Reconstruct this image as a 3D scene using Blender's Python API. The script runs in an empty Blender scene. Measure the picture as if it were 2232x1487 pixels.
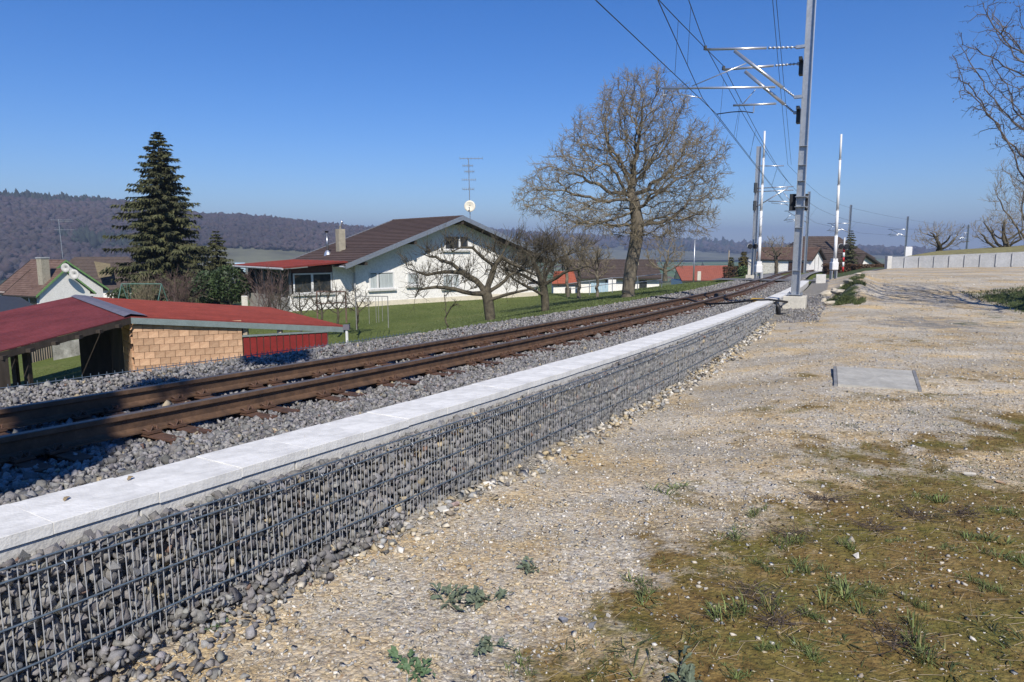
import bpy, bmesh, math, random
import numpy as np
from mathutils import Vector, Matrix, Euler

random.seed(7); rng = np.random.default_rng(7)
sc = bpy.context.scene
COL = sc.collection
R = math.radians
EYE = 1.95
PITCH = math.atan(203.5 / 1488)

# ------------------------------------------------------------------ camera, sky, sun, exposure
cd = bpy.data.cameras.new('camera'); cam = bpy.data.objects.new('camera', cd); COL.objects.link(cam)
cd.sensor_width = 36; cd.lens = 24.0; cd.clip_start = 0.05; cd.clip_end = 20000
cam.location = (0, 0, EYE); cam.rotation_euler = (R(90) - PITCH, 0, 0)
sc.camera = cam
SUN_AZ = 171.0      # clockwise from +Y (the view direction): behind the camera, a little to the right
SUN_EL = 43.0
w = bpy.data.worlds.new('World'); sc.world = w; w.use_nodes = True
nt = w.node_tree; nt.nodes.clear()
sky = nt.nodes.new('ShaderNodeTexSky'); sky.sky_type = 'NISHITA'; sky.sun_disc = False
sky.sun_elevation = R(SUN_EL); sky.sun_rotation = R(SUN_AZ); sky.altitude = 3000
sky.air_density = 1.3; sky.dust_density = 0.0; sky.ozone_density = 5.0
bg = nt.nodes.new('ShaderNodeBackground'); bg.inputs[1].default_value = 0.112
wo = nt.nodes.new('ShaderNodeOutputWorld')
hsv = nt.nodes.new('ShaderNodeHueSaturation'); hsv.inputs['Saturation'].default_value = 1.30; hsv.inputs['Hue'].default_value = 0.512
nt.links.new(sky.outputs[0], hsv.inputs['Color']); nt.links.new(hsv.outputs[0], bg.inputs[0]); nt.links.new(bg.outputs[0], wo.inputs[0])
sl = bpy.data.lights.new('sun', 'SUN'); sl.energy = 5.0; sl.angle = R(0.55); sl.color = (1.0, 0.94, 0.845)
sun = bpy.data.objects.new('sun', sl); COL.objects.link(sun)
_sd = Vector((math.sin(R(SUN_AZ)) * math.cos(R(SUN_EL)), math.cos(R(SUN_AZ)) * math.cos(R(SUN_EL)), math.sin(R(SUN_EL))))
sun.rotation_euler = _sd.to_track_quat('Z', 'Y').to_euler(); sun.location = _sd * 60
vs = sc.view_settings; vs.view_transform = 'Standard'; vs.look = 'None'; vs.exposure = 0.28; vs.gamma = 1.0
vs.use_curve_mapping = False
sc.render.engine = 'CYCLES'; sc.cycles.use_denoising = True; sc.cycles.max_bounces = 6
sc.cycles.volume_bounces = 0; sc.cycles.volume_step_rate = 4.0

# ------------------------------------------------------------------ layout helpers
def ray(px, py):
    u = (px - 1116) / 1488; v = (743.5 - py) / 1488
    c, s = math.cos(PITCH), math.sin(PITCH)
    return Vector((u, c + v * s, v * c - s))
def at(px, py, Y):            # point seen there at the distance Y in front of the camera
    r = ray(px, py); return Vector((r.x, r.y, r.z)) * (Y / r.y) + Vector((0, 0, EYE))
def atx(px, Y, z):            # plan position of a column of the picture at distance Y, height z
    D = Y * math.cos(PITCH) - (z - EYE) * math.sin(PITCH)
    return Vector(((px - 1116) / 1488 * D, Y, z))

# the railway: a base line (front of the gabion wall) as heading over length, offsets to the left
_HS = [-40, 0, 5, 10, 15, 20, 25, 30, 40, 52, 62, 75, 90, 120, 150, 200]
_HA = [44, 32.1, 30.4, 29.0, 28.0, 27.4, 26.9, 26.5, 25.6, 24.0, 24.0, 26.5, 31.5, 42, 51, 62]
DS = 0.1; _S0 = -30.0; _S1 = 190.0
_S = np.arange(_S0, _S1, DS); _H = np.radians(np.interp(_S, _HS, _HA))
_PX = np.concatenate([[0], np.cumsum(np.sin(_H) * DS)]); _PY = np.concatenate([[0], np.cumsum(np.cos(_H) * DS)])
_i0 = int(round(-_S0 / DS))
_PX = _PX - _PX[_i0] - 3.16 * math.cos(R(32.1)); _PY = _PY - _PY[_i0] + 3.16 * math.sin(R(32.1))
_SS = np.concatenate([_S, [_S1]])
def railz(s):
    s = np.asarray(s, float); a = np.clip(s, -30, 45)
    z = EYE - 1.3112 - .0258 * a + .000165 * a * a
    return z - .020 * np.clip(s - 45, 0, 20) - .008 * np.clip(s - 65, 0, 60)
def head(s): return math.radians(float(np.interp(s, _HS, _HA)))
def P(s, o, dz=0.0, z=None):
    h = head(s); x = float(np.interp(s, _SS, _PX)); y = float(np.interp(s, _SS, _PY))
    return Vector((x - o * math.cos(h), y + o * math.sin(h), float(railz(s)) + dz if z is None else z))
def on_plane(px, py, s):      # (offset, z) where the line of sight meets the upright plane across the track at s
    o = P(s, 0); h = head(s); n = Vector((math.sin(h), math.cos(h), 0))
    r = ray(px, py); t = (o - Vector((0, 0, EYE))).dot(n) / r.dot(n)
    q = r * t + Vector((0, 0, EYE)); return q
def so_of(x, y):
    """track length and offset (left positive) of plan points"""
    x = np.asarray(x, float).ravel(); y = np.asarray(y, float).ravel()
    idx = np.arange(0, len(_SS), 5); px = _PX[idx]; py = _PY[idx]; out_s = np.empty_like(x); out_o = np.empty_like(x)
    for a in range(0, len(x), 20000):
        b = a + 20000
        d = (x[a:b, None] - px) ** 2 + (y[a:b, None] - py) ** 2
        k = d.argmin(1); ss = _SS[idx][k]; hh = np.radians(np.interp(ss, _HS, _HA))
        dx = x[a:b] - px[k]; dy = y[a:b] - py[k]
        out_s[a:b] = ss + dx * np.sin(hh) + dy * np.cos(hh)
        out_o[a:b] = -dx * np.cos(hh) + dy * np.sin(hh)
    return out_s, out_o
def sstep(x, a, b):
    t = np.clip((np.asarray(x, float) - a) / (b - a), 0, 1); return t * t * (3 - 2 * t)
def vnoise(x, y, seed=0):
    """smooth value noise, about -1..1"""
    x = np.asarray(x, float); y = np.asarray(y, float)
    xi = np.floor(x).astype(np.int64); yi = np.floor(y).astype(np.int64); fx = x - xi; fy = y - yi
    fx = fx * fx * (3 - 2 * fx); fy = fy * fy * (3 - 2 * fy)
    def hsh(a, b):
        n = (a * 374761393 + b * 668265263 + seed * 974711) & 0x7fffffff
        n = ((n ^ (n >> 13)) * 1274126177) & 0x7fffffff
        return ((n ^ (n >> 16)) & 0xffff) / 32768.0 - 1
    return (hsh(xi, yi) * (1 - fx) + hsh(xi + 1, yi) * fx) * (1 - fy) + (hsh(xi, yi + 1) * (1 - fx) + hsh(xi + 1, yi + 1) * fx) * fy

# ------------------------------------------------------------------ heights of the ground
def foot_z(s): return np.interp(s, [-10, 2, 3, 5.5, 8.8, 15, 22.5, 26, 60], [.03, .03, -.03, -.06, -.19, -.22, -.15, -.10, -.3])
def yard_z(x, y, s=None, o=None):
    x = np.asarray(x, float); y = np.asarray(y, float)
    if s is None: s, o = so_of(x, y); s = s.reshape(x.shape); o = o.reshape(x.shape)
    pl = np.interp(y, [-10, 8, 14, 19, 23, 27, 35, 46, 60, 90], [0, 0, -.05, -.05, .18, .48, .70, .52, -.1, -.8])
    pl = pl + .02 * np.clip(x - 22, 0, 40) * sstep(y, 20, 35)
    pl = pl + .75 * sstep(x - .28 * (y - 17), 14.0, 17.5) * sstep(y, 11, 15) * (1 - sstep(y, 21, 27))
    near = np.where(s < 22.5, foot_z(s), 0) + np.where(s >= 22.5, foot_z(s) * (1 - sstep(s, 22.5, 24.5)) + (railz(s) - .14) * sstep(s, 22.5, 24.5), 0)
    w0 = np.interp(s, [0, 20, 26, 44, 50], [0.0, 0.0, 1.2, 1.2, .3]); w1 = np.interp(s, [0, 20, 26, 44, 50], [2.5, 2.5, 2.7, 2.9, 5])
    k = np.clip((-o - w0) / (w1 - w0), 0, 1); k = k * k * (3 - 2 * k)
    z = near * (1 - k) + pl * k
    z = z + .38 * np.exp(-((o + 2.15) / .55) ** 2) * sstep(s, 25, 27.5) * (1 - sstep(s, 33, 38))
    return z + .018 * vnoise(x * 1.3, y * 1.3, 3) + .012 * vnoise(x * 4, y * 4, 4) * (1 - sstep(y, 12, 20))
EDGE = 5.25
def lawn_z(x, y, s, o):
    d = np.clip(o - EDGE, 0, None)
    e = railz(s) - .16
    L = -1.95 - .9 * np.exp(-((x + 15) ** 2 + (y - 22) ** 2) / 130) - .085 * np.clip(-x - 14, 0, 45) - .055 * np.clip(y - 58, 0, 40) * (x < 60)
    width = np.interp(s, [-10, 5, 11, 16, 30], [1.2, 1.2, 6, 12, 13])
    k = np.clip(d / width, 0, 1); k = k * k * (3 - 2 * k) * .45 + k * .55
    return e + (L - e) * k
def ground_z(x, y):
    x = np.asarray(x, float); y = np.asarray(y, float); sh = x.shape
    s, o = so_of(x, y); s = s.reshape(sh); o = o.reshape(sh)
    inside = (o < EDGE - .2)
    yz = yard_z(x, y, s, o)
    border = np.minimum(np.minimum(sstep(o, -42, -36), 1 - sstep(s, 70, 78)), sstep(s, -8, -4))
    zi = yz - .03 - .6 * border
    z = np.where(inside, zi, lawn_z(x, y, s, o))
    r = np.hypot(x, y); az = np.arctan2(x, y)
    left = 1 - sstep(az, .35, .8)
    left = np.where(y < -5, .5, left)
    z = z - sstep(r, 75, 620) * (34 * left + 6 * (1 - left)) * np.where(r > 75, 1, 0)
    z = z + sstep(r, 600, 2500) * 6 + np.where(r > 120, 2.0, 0) * vnoise(x / 130, y / 130, 9) * sstep(r, 120, 400)
    return z

# ------------------------------------------------------------------ mesh helpers
def tag(o, label=None, cat=None, group=None, kind=None):
    if label: o['label'] = label
    if cat: o['category'] = cat
    if group: o['group'] = group
    if kind: o['kind'] = kind
    return o
def thing(name, label, cat, loc=(0, 0, 0), group=None, rz=0.0):
    o = bpy.data.objects.new(name, None); COL.objects.link(o); o.location = loc; o.rotation_euler = (0, 0, rz)
    o.empty_display_size = .2
    return tag(o, label, cat, group)
def copy_tree(o, parent=None):
    c = o.copy(); COL.objects.link(c); c.parent = parent
    for ch in o.children: copy_tree(ch, c)
    return c
class MB:
    def __init__(s): s.v = []; s.f = []
    def quad(s, a, b, c, d):
        n = len(s.v); s.v += [Vector(a), Vector(b), Vector(c), Vector(d)]; s.f.append((n, n + 1, n + 2, n + 3)); return s
    def poly(s, pts):
        n = len(s.v); s.v += [Vector(p) for p in pts]; s.f.append(tuple(range(n, n + len(pts)))); return s
    def hexa(s, p):            # 8 corners: bottom 0-3 counter-clockwise, top 4-7
        n = len(s.v); s.v += [Vector(q) for q in p]
        s.f += [(n + 3, n + 2, n + 1, n), (n + 4, n + 5, n + 6, n + 7)] + [(n + i, n + (i + 1) % 4, n + 4 + (i + 1) % 4, n + 4 + i) for i in range(4)]
        return s
    def box(s, c, size, rz=0.0, mat=None):
        c = Vector(c); hx, hy, hz = size[0] / 2, size[1] / 2, size[2] / 2
        m = mat if mat is not None else Matrix.Rotation(rz, 3, 'Z')
        return s.hexa([c + m @ Vector((x * hx, y * hy, z * hz)) for z in (-1, 1) for x, y in ((-1, -1), (1, -1), (1, 1), (-1, 1))])
    def slab(s, pts, t):       # polygon thickened downwards (or along a vector)
        t = Vector((0, 0, -t)) if not isinstance(t, Vector) else t
        n = len(s.v); k = len(pts); s.v += [Vector(p) for p in pts] + [Vector(p) + t for p in pts]
        s.f += [tuple(range(n, n + k)), tuple(range(n + 2 * k - 1, n + k - 1, -1))] + [(n + i, n + k + i, n + k + (i + 1) % k, n + (i + 1) % k) for i in range(k)]
        return s
    def tube(s, pts, r, n=8, caps=True):
        pts = [Vector(p) for p in pts]; rs = r if isinstance(r, (list, tuple)) else [r] * len(pts)
        base = len(s.v); t0 = (pts[1] - pts[0]).normalized()
        up = Vector((0, 0, 1)) if abs(t0.z) < .95 else Vector((1, 0, 0))
        a = t0.cross(up).normalized()
        for i, p in enumerate(pts):
            t = (pts[min(i + 1, len(pts) - 1)] - pts[max(i - 1, 0)])
            if t.length < 1e-9: t = t0
            t.normalize(); a = (a - t * a.dot(t))
            if a.length < 1e-6: a = t.orthogonal()
            a.normalize(); b = t.cross(a)
            for k in range(n):
                g = 2 * math.pi * k / n; s.v.append(p + (a * math.cos(g) + b * math.sin(g)) * rs[i])
        for i in range(len(pts) - 1):
            for k in range(n):
                q = base + i * n; s.f.append((q + k, q + (k + 1) % n, q + n + (k + 1) % n, q + n + k))
        if caps:
            s.f.append(tuple(base + k for k in reversed(range(n)))); s.f.append(tuple(base + (len(pts) - 1) * n + k for k in range(n)))
        return s
    def build(s, name, mat, parent=None, smooth=False, origin=None):
        off = Vector(parent.location) if (parent is not None and parent.type == 'EMPTY' and parent.parent is None) else Vector((0, 0, 0))
        if parent is not None and (parent.type != 'EMPTY' or parent.parent is not None):
            q = parent; off = Vector((0, 0, 0))
            while q is not None: off += Vector(q.location); q = q.parent
        o0 = Vector(origin) if origin is not None else off
        me = bpy.data.meshes.new(name); me.from_pydata([tuple(p - o0) for p in s.v], [], s.f); me.update()
        if smooth: me.polygons.foreach_set('use_smooth', [p.loop_total == 4 for p in me.polygons])
        if mat: me.materials.append(mat)
        o = bpy.data.objects.new(name, me); COL.objects.link(o)
        if parent is not None: o.parent = parent; o.location = o0 - off
        else: o.location = o0
        return o
def fix_normals(o):
    bm = bmesh.new(); bm.from_mesh(o.data); bmesh.ops.recalc_face_normals(bm, faces=bm.faces); bm.to_mesh(o.data); bm.free(); return o
def np_mesh(name, V, F, mat, col=None, smooth=False, parent=None):
    me = bpy.data.meshes.new(name); k = F.shape[1]
    me.vertices.add(len(V)); me.vertices.foreach_set('co', np.ascontiguousarray(V, np.float32).ravel())
    me.loops.add(F.size); me.loops.foreach_set('vertex_index', np.ascontiguousarray(F, np.int32).ravel())
    me.polygons.add(len(F)); me.polygons.foreach_set('loop_start', np.arange(0, F.size, k, dtype=np.int32)); me.polygons.foreach_set('loop_total', np.full(len(F), k, np.int32))
    if smooth: me.polygons.foreach_set('use_smooth', np.ones(len(F), bool))
    me.update(calc_edges=True)
    if col is not None:
        a = me.color_attributes.new('Col', 'FLOAT_COLOR', 'POINT')
        c = np.ones((len(V), 4), np.float32); c[:, :col.shape[1]] = col; a.data.foreach_set('color', c.ravel())
    me.materials.append(mat)
    o = bpy.data.objects.new(name, me); COL.objects.link(o)
    if parent is not None:
        o.parent = parent
        me.transform(Matrix.Translation(-Vector(parent.location)))
    return o
def grid_faces(n, m):
    i = np.arange((n - 1) * (m - 1)); r = i // (m - 1); c = i % (m - 1); a = r * m + c
    return np.stack([a, a + 1, a + m + 1, a + m], 1)

# ------------------------------------------------------------------ materials
MATS = {}
def nodes_of(name):
    m = bpy.data.materials.new(name); m.use_nodes = True; t = m.node_tree; b = t.nodes['Principled BSDF']; return m, t, b
def N(t, typ, **kw):
    n = t.nodes.new(typ)
    for k, v in kw.items():
        if k.startswith('i_'):
            key = k[2:]; key = int(key) if key.isdigit() else key.replace('_', ' ')
            n.inputs[key].default_value = v
        else: setattr(n, k, v)
    return n
def ramp(t, stops, src=None, interp='LINEAR'):
    r = t.nodes.new('ShaderNodeValToRGB'); r.color_ramp.interpolation = interp; e = r.color_ramp.elements
    while len(e) > 1: e.remove(e[0])
    e[0].position = stops[0][0]; e[0].color = (*stops[0][1], 1)
    for p, c in stops[1:]: q = e.new(p); q.color = (*c, 1)
    if src is not None: t.links.new(src, r.inputs[0])
    return r
def mixc(t, fac, a, b, blend='MIX'):
    n = t.nodes.new('ShaderNodeMix'); n.data_type = 'RGBA'; n.blend_type = blend
    for s, k in ((fac, 0), (a, 6), (b, 7)):
        if hasattr(s, 'is_output'): t.links.new(s, n.inputs[k])
        elif k == 0: n.inputs[0].default_value = s
        else: n.inputs[k].default_value = (*s, 1) if len(s) == 3 else s
    return n.outputs[2]
def math_n(t, op, a, b=None):
    n = t.nodes.new('ShaderNodeMath'); n.operation = op
    for s, k in ((a, 0), (b, 1)):
        if s is None: continue
        if hasattr(s, 'is_output'): t.links.new(s, n.inputs[k])
        else: n.inputs[k].default_value = s
    return n.outputs[0]
def mat(name, base, rough=.8, var=.25, scale=6.0, bump=0.0, bscale=None, metal=0.0, col2=None, spec=.4, stretch=None, fine=.5, per_obj=0.0, attr=False):
    if name in MATS: return MATS[name]
    m, t, b = nodes_of(name)
    tc = N(t, 'ShaderNodeTexCoord'); co = tc.outputs['Object']
    if stretch:
        mp = N(t, 'ShaderNodeMapping'); mp.inputs['Scale'].default_value = stretch; t.links.new(co, mp.inputs[0]); co = mp.outputs[0]
    n1 = N(t, 'ShaderNodeTexNoise', i_Scale=scale, i_Detail=5.0, i_Roughness=.6); t.links.new(co, n1.inputs['Vector'])
    n2 = N(t, 'ShaderNodeTexNoise', i_Scale=scale * 7, i_Detail=3.0); t.links.new(co, n2.inputs['Vector'])
    d = tuple(c * (1 - var) for c in base); l = tuple(min(1, c * (1 + var)) for c in base)
    if col2 is not None: l = col2
    r1 = ramp(t, [(.3, d), (.7, l)], n1.outputs[0])
    r2 = ramp(t, [(.3, (1 - .3 * fine,) * 3), (.7, (1 + .15 * fine,) * 3)], n2.outputs[0])
    c = mixc(t, 1.0, r1.outputs[0], r2.outputs[0], 'MULTIPLY')
    if per_obj:
        oi = N(t, 'ShaderNodeObjectInfo')
        r3 = ramp(t, [(0, (1 - per_obj,) * 3), (1, (1 + per_obj,) * 3)], oi.outputs['Random'])
        c = mixc(t, 1.0, c, r3.outputs[0], 'MULTIPLY')
    if attr:
        va = N(t, 'ShaderNodeVertexColor', layer_name='Col'); c = mixc(t, 1.0, c, va.outputs[0], 'MULTIPLY')
    t.links.new(c, b.inputs['Base Color'])
    b.inputs['Roughness'].default_value = rough; b.inputs['Metallic'].default_value = metal
    b.inputs['Specular IOR Level'].default_value = spec
    if bump:
        n3 = N(t, 'ShaderNodeTexNoise', i_Scale=bscale or scale * 5, i_Detail=4.0); t.links.new(co, n3.inputs['Vector'])
        bp = N(t, 'ShaderNodeBump', i_Strength=bump, i_Distance=.01); t.links.new(n3.outputs[0], bp.inputs['Height']); t.links.new(bp.outputs[0], b.inputs['Normal'])
    MATS[name] = m; return m

M_white = mat('white_render', (.80, .78, .73), .9, .05, 1.2, .15, 90)
M_white2 = mat('white_paint', (.70, .70, .69), .5, .05, 3)
M_concrete = mat('concrete_pale', (.67, .66, .625), .9, .09, 2.0, .35, 60, per_obj=.025)
M_conc_side = mat('concrete_block', (.52, .51, .48), .9, .14, 4.0, .5, 50, per_obj=.06)
M_conc_grey = mat('concrete_grey', (.36, .37, .38), .9, .12, 2.0, .3, 30, per_obj=.07)
M_foot = mat('concrete_cream', (.55, .52, .44), .9, .10, 2.5, .3, 30)
M_galv = mat('galvanised_steel', (.42, .44, .46), .42, .12, 8, .05, 60, metal=.75)
M_wire = mat('mesh_wire', (.10, .135, .175), .5, .2, 30, metal=.2, spec=.5)
M_wirev = mat('mesh_wire_upright', (.42, .43, .44), .5, .2, 30, metal=.2, spec=.5)
M_tube = mat('aluminium_tube', (.66, .67, .68), .32, .08, 12, metal=.8)
M_cable = mat('overhead_wire', (.045, .05, .055), .5, .1, 5, metal=.3)
M_black = mat('black_plastic', (.012, .012, .014), .5, .2, 10)
M_rust = mat('rail_brown', (.085, .053, .036), .6, .25, 7, .15, 60, col2=(.15, .088, .052), spec=.35)
M_rust2 = mat('sleeper_rust', (.085, .052, .036), .75, .3, 9, .3, 60, col2=(.15, .075, .045))
M_railtop = mat('rail_head', (.13, .105, .085), .5, .2, 9, metal=.25)
M_clay = mat('clay_block', (.47, .27, .16), .9, .18, 4, .3, 40, per_obj=.20, col2=(.58, .38, .24))
M_mortar = mat('mortar', (.44, .33, .24), .95, .1, 10, .2)
M_redroof = mat('red_sheet_roof', (.185, .036, .027), .7, .18, 1.1, spec=.2)
M_redroof2 = mat('dull_red_sheet_roof', (.145, .034, .037), .62, .22, 1.0, spec=.3, per_obj=.08)
M_redwall = mat('red_sheet_wall', (.20, .018, .016), .5, .12, 3, per_obj=.08)
M_ridge = mat('lead_ridge', (.15, .14, .17), .65, .2, 4, metal=.1)
M_fascia = mat('grey_green_fascia', (.16, .20, .20), .6, .12, 4)
M_darkwood = mat('dark_timber', (.045, .035, .028), .85, .3, 6, .2, stretch=(1, 1, .2))
M_tile = mat('brown_tile', (.078, .052, .043), .75, .16, 2.2, .2, 30, per_obj=.10)
M_tile2 = mat('dark_brown_tile', (.075, .055, .045), .8, .2, 2.0, .2, 30)
M_tile3 = mat('old_brown_tile', (.13, .075, .055), .8, .25, 1.6, .2, 30, col2=(.17, .11, .085))
M_orange = mat('orange_tile', (.36, .10, .05), .8, .15, 3, .2, 25)
M_chim = mat('chimney_plaster', (.33, .30, .23), .95, .2, 4, .3, 30)
M_frame = mat('window_frame', (.70, .70, .69), .5, .05, 5)
M_bark = mat('bark', (.115, .095, .075), .95, .35, 9, .8, 40, col2=(.21, .18, .13), stretch=(1, 1, .35))
M_bark_l = mat('bark_tan_twig', (.19, .155, .10), .9, .3, 3, col2=(.31, .26, .17))  # paler tan bark colour of the thin twigs
M_bark_a = mat('bark_apple', (.055, .045, .032), .95, .3, 7, .9, 30, col2=(.13, .112, .075))
M_twig_r = mat('twig_reddish', (.13, .085, .075), .9, .3, 3, col2=(.19, .13, .11))
M_bud = mat('bud', (.10, .08, .07), .8, .3, 30)
M_needle = mat('spruce_needles', (.045, .058, .022), .8, .35, 1.3, col2=(.105, .105, .045), attr=True)
M_leafd = mat('evergreen_leaf', (.03, .055, .02), .6, .3, 2, col2=(.06, .095, .03), attr=True)
M_hedge = mat('beech_hedge', (.10, .055, .03), .85, .3, 2, col2=(.16, .09, .05), attr=True)
M_grassb = mat('grass_blade', (.075, .105, .026), .7, .3, 4, col2=(.125, .155, .05), attr=True)
M_weed = mat('weed_leaf', (.07, .13, .055), .65, .25, 12, col2=(.12, .19, .09))
M_dry = mat('dry_stalk', (.36, .28, .17), .9, .3, 10, col2=(.50, .40, .27))
M_dead = mat('withered_weed', (.085, .065, .055), .9, .3, 10)
M_red = mat('signal_red', (.45, .02, .02), .5, .1, 5)
M_yellow = mat('warning_yellow', (.60, .36, .03), .6, .1, 5)
M_blue = mat('pale_blue_paint', (.35, .48, .55), .6, .1, 4)
M_stone = mat('crushed_stone', (1, 1, 1), .85, .18, 25, .5, 70, attr=True, fine=.8)
M_pebble = mat('pebble', (1, 1, 1), .8, .12, 40, .2, 90, attr=True, fine=.6)
M_rockw = mat('limestone_rock', (.50, .44, .33), .9, .2, 4, .5, 25, col2=(.62, .56, .45))
def glass_mat():
    m, t, b = nodes_of('window_glass'); b.inputs['Base Color'].default_value = (.025, .03, .035, 1); b.inputs['Roughness'].default_value = .06
    n = N(t, 'ShaderNodeTexNoise', i_Scale=3.0); tc = N(t, 'ShaderNodeTexCoord'); t.links.new(tc.outputs['Object'], n.inputs['Vector'])
    r = ramp(t, [(.3, (.02, .024, .028)), (.7, (.05, .055, .06))], n.outputs[0]); t.links.new(r.outputs[0], b.inputs['Base Color']); return m
M_glass = glass_mat()
M_curtain = mat('net_curtain', (.42, .46, .46), .9, .25, 14, stretch=(1, 1, .05))

def yard_mat():
    m, t, b = nodes_of('gravel_yard'); tc = N(t, 'ShaderNodeTexCoord'); co = tc.outputs['Object']
    z = N(t, 'ShaderNodeVertexColor', layer_name='Col'); sep = N(t, 'ShaderNodeSeparateColor'); t.links.new(z.outputs[0], sep.inputs[0])
    wn = N(t, 'ShaderNodeTexNoise', i_Scale=35.0, i_Detail=2.0); t.links.new(co, wn.inputs['Vector'])
    wv = N(t, 'ShaderNodeVectorMath', operation='MULTIPLY_ADD'); t.links.new(wn.outputs['Color'], wv.inputs[0]); wv.inputs[1].default_value = (.012,) * 3; t.links.new(co, wv.inputs[2])
    def peb(scale):
        v = N(t, 'ShaderNodeTexVoronoi', i_Scale=scale); t.links.new(wv.outputs[0], v.inputs['Vector'])
        s = N(t, 'ShaderNodeSeparateColor'); t.links.new(v.outputs['Color'], s.inputs[0])
        r = ramp(t, [(0, (.17, .13, .09)), (.14, (.30, .28, .26)), (.30, (.44, .37, .25)), (.46, (.49, .43, .32)), (.62, (.34, .33, .32)), (.76, (.58, .52, .42)), (.92, (.68, .65, .57)), (1, (.30, .20, .12))], s.outputs[0])
        return v, r
    v1, r1 = peb(34.0); v2, r2 = peb(85.0)
    c = mixc(t, .5, r1.outputs[0], r2.outputs[0])
    ed = ramp(t, [(0, (1.08,) * 3), (.65, (.98,) * 3), (1, (.62,) * 3)], v1.outputs['Distance'])
    # patches of ochre sand and of greyer stone
    p1 = N(t, 'ShaderNodeTexNoise', i_Scale=.9, i_Detail=5.0, i_Roughness=.65); t.links.new(co, p1.inputs['Vector'])
    och = ramp(t, [(.45, (0,) * 3), (.62, (1,) * 3)], p1.outputs[0])
    c = mixc(t, math_n(t, 'MULTIPLY', och.outputs[0], .75), c, mixc(t, 1.0, c, (1.10, .88, .52), 'MULTIPLY'))
    p2 = N(t, 'ShaderNodeTexNoise', i_Scale=.55, i_Detail=5.0, i_Roughness=.65); pm = N(t, 'ShaderNodeMapping'); pm.inputs['Scale'].default_value = (.45, 1.3, 1); pm.inputs['Rotation'].default_value = (0, 0, .3); t.links.new(co, pm.inputs[0]); t.links.new(pm.outputs[0], p2.inputs['Vector'])
    gr = ramp(t, [(.40, (.74, .73, .70)), (.52, (1.0, .98, .95)), (.64, (1.2, 1.17, 1.1))], p2.outputs[0]); c = mixc(t, .8, c, gr.outputs[0], 'MULTIPLY')
    # grey chippings near the track
    gc = mixc(t, 1.0, r2.outputs[0], (.50, .52, .56), 'MULTIPLY')
    bn = N(t, 'ShaderNodeTexNoise', i_Scale=2.5, i_Detail=6.0, i_Roughness=.7); t.links.new(co, bn.inputs['Vector'])
    def brk(ch, lo, hi, amp=1.2):
        a = math_n(t, 'ADD', sep.outputs[ch], math_n(t, 'MULTIPLY', math_n(t, 'SUBTRACT', bn.outputs[0], .5), amp))
        return ramp(t, [(lo, (0,) * 3), (hi, (1,) * 3)], a).outputs[0]
    c = mixc(t, brk(2, .4, .65), c, gc)
    # bare brown soil and moss
    sn = N(t, 'ShaderNodeTexNoise', i_Scale=9.0, i_Detail=8.0, i_Roughness=.7); t.links.new(co, sn.inputs['Vector'])
    so = ramp(t, [(.28, (.045, .028, .009)), (.42, (.135, .086, .027)), (.56, (.21, .142, .048)), (.74, (.31, .23, .10))], sn.outputs[0])
    mn = N(t, 'ShaderNodeTexNoise', i_Scale=1.7, i_Detail=7.0, i_Roughness=.65); t.links.new(co, mn.inputs['Vector'])
    ms = ramp(t, [(.44, (0,) * 3), (.62, (1,) * 3)], mn.outputs[0])
    soil = mixc(t, math_n(t, 'MULTIPLY', ms.outputs[0], .65), so.outputs[0], mixc(t, sn.outputs[0], (.055, .066, .009), (.165, .165, .032)))
    c = mixc(t, brk(0, .36, .68, 2.0), c, soil)
    gn = N(t, 'ShaderNodeTexNoise', i_Scale=14.0, i_Detail=6.0); t.links.new(co, gn.inputs['Vector'])
    gg = ramp(t, [(.3, (.03, .05, .012)), (.7, (.10, .12, .035))], gn.outputs[0])
    c = mixc(t, brk(1, .45, .65), c, gg.outputs[0])
    c = mixc(t, 1.0, c, ed.outputs[0], 'MULTIPLY'); t.links.new(c, b.inputs['Base Color'])
    b.inputs['Roughness'].default_value = .92; b.inputs['Specular IOR Level'].default_value = .25
    inv = math_n(t, 'SUBTRACT', 1.0, v1.outputs['Distance']); h = math_n(t, 'ADD', math_n(t, 'ADD', inv, math_n(t, 'MULTIPLY', v2.outputs['Distance'], -.4)), math_n(t, 'MULTIPLY', sn.outputs[0], 1.2))
    bp = N(t, 'ShaderNodeBump', i_Strength=.75, i_Distance=.014); t.links.new(h, bp.inputs['Height']); t.links.new(bp.outputs[0], b.inputs['Normal'])
    return m
M_yard = yard_mat()
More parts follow.
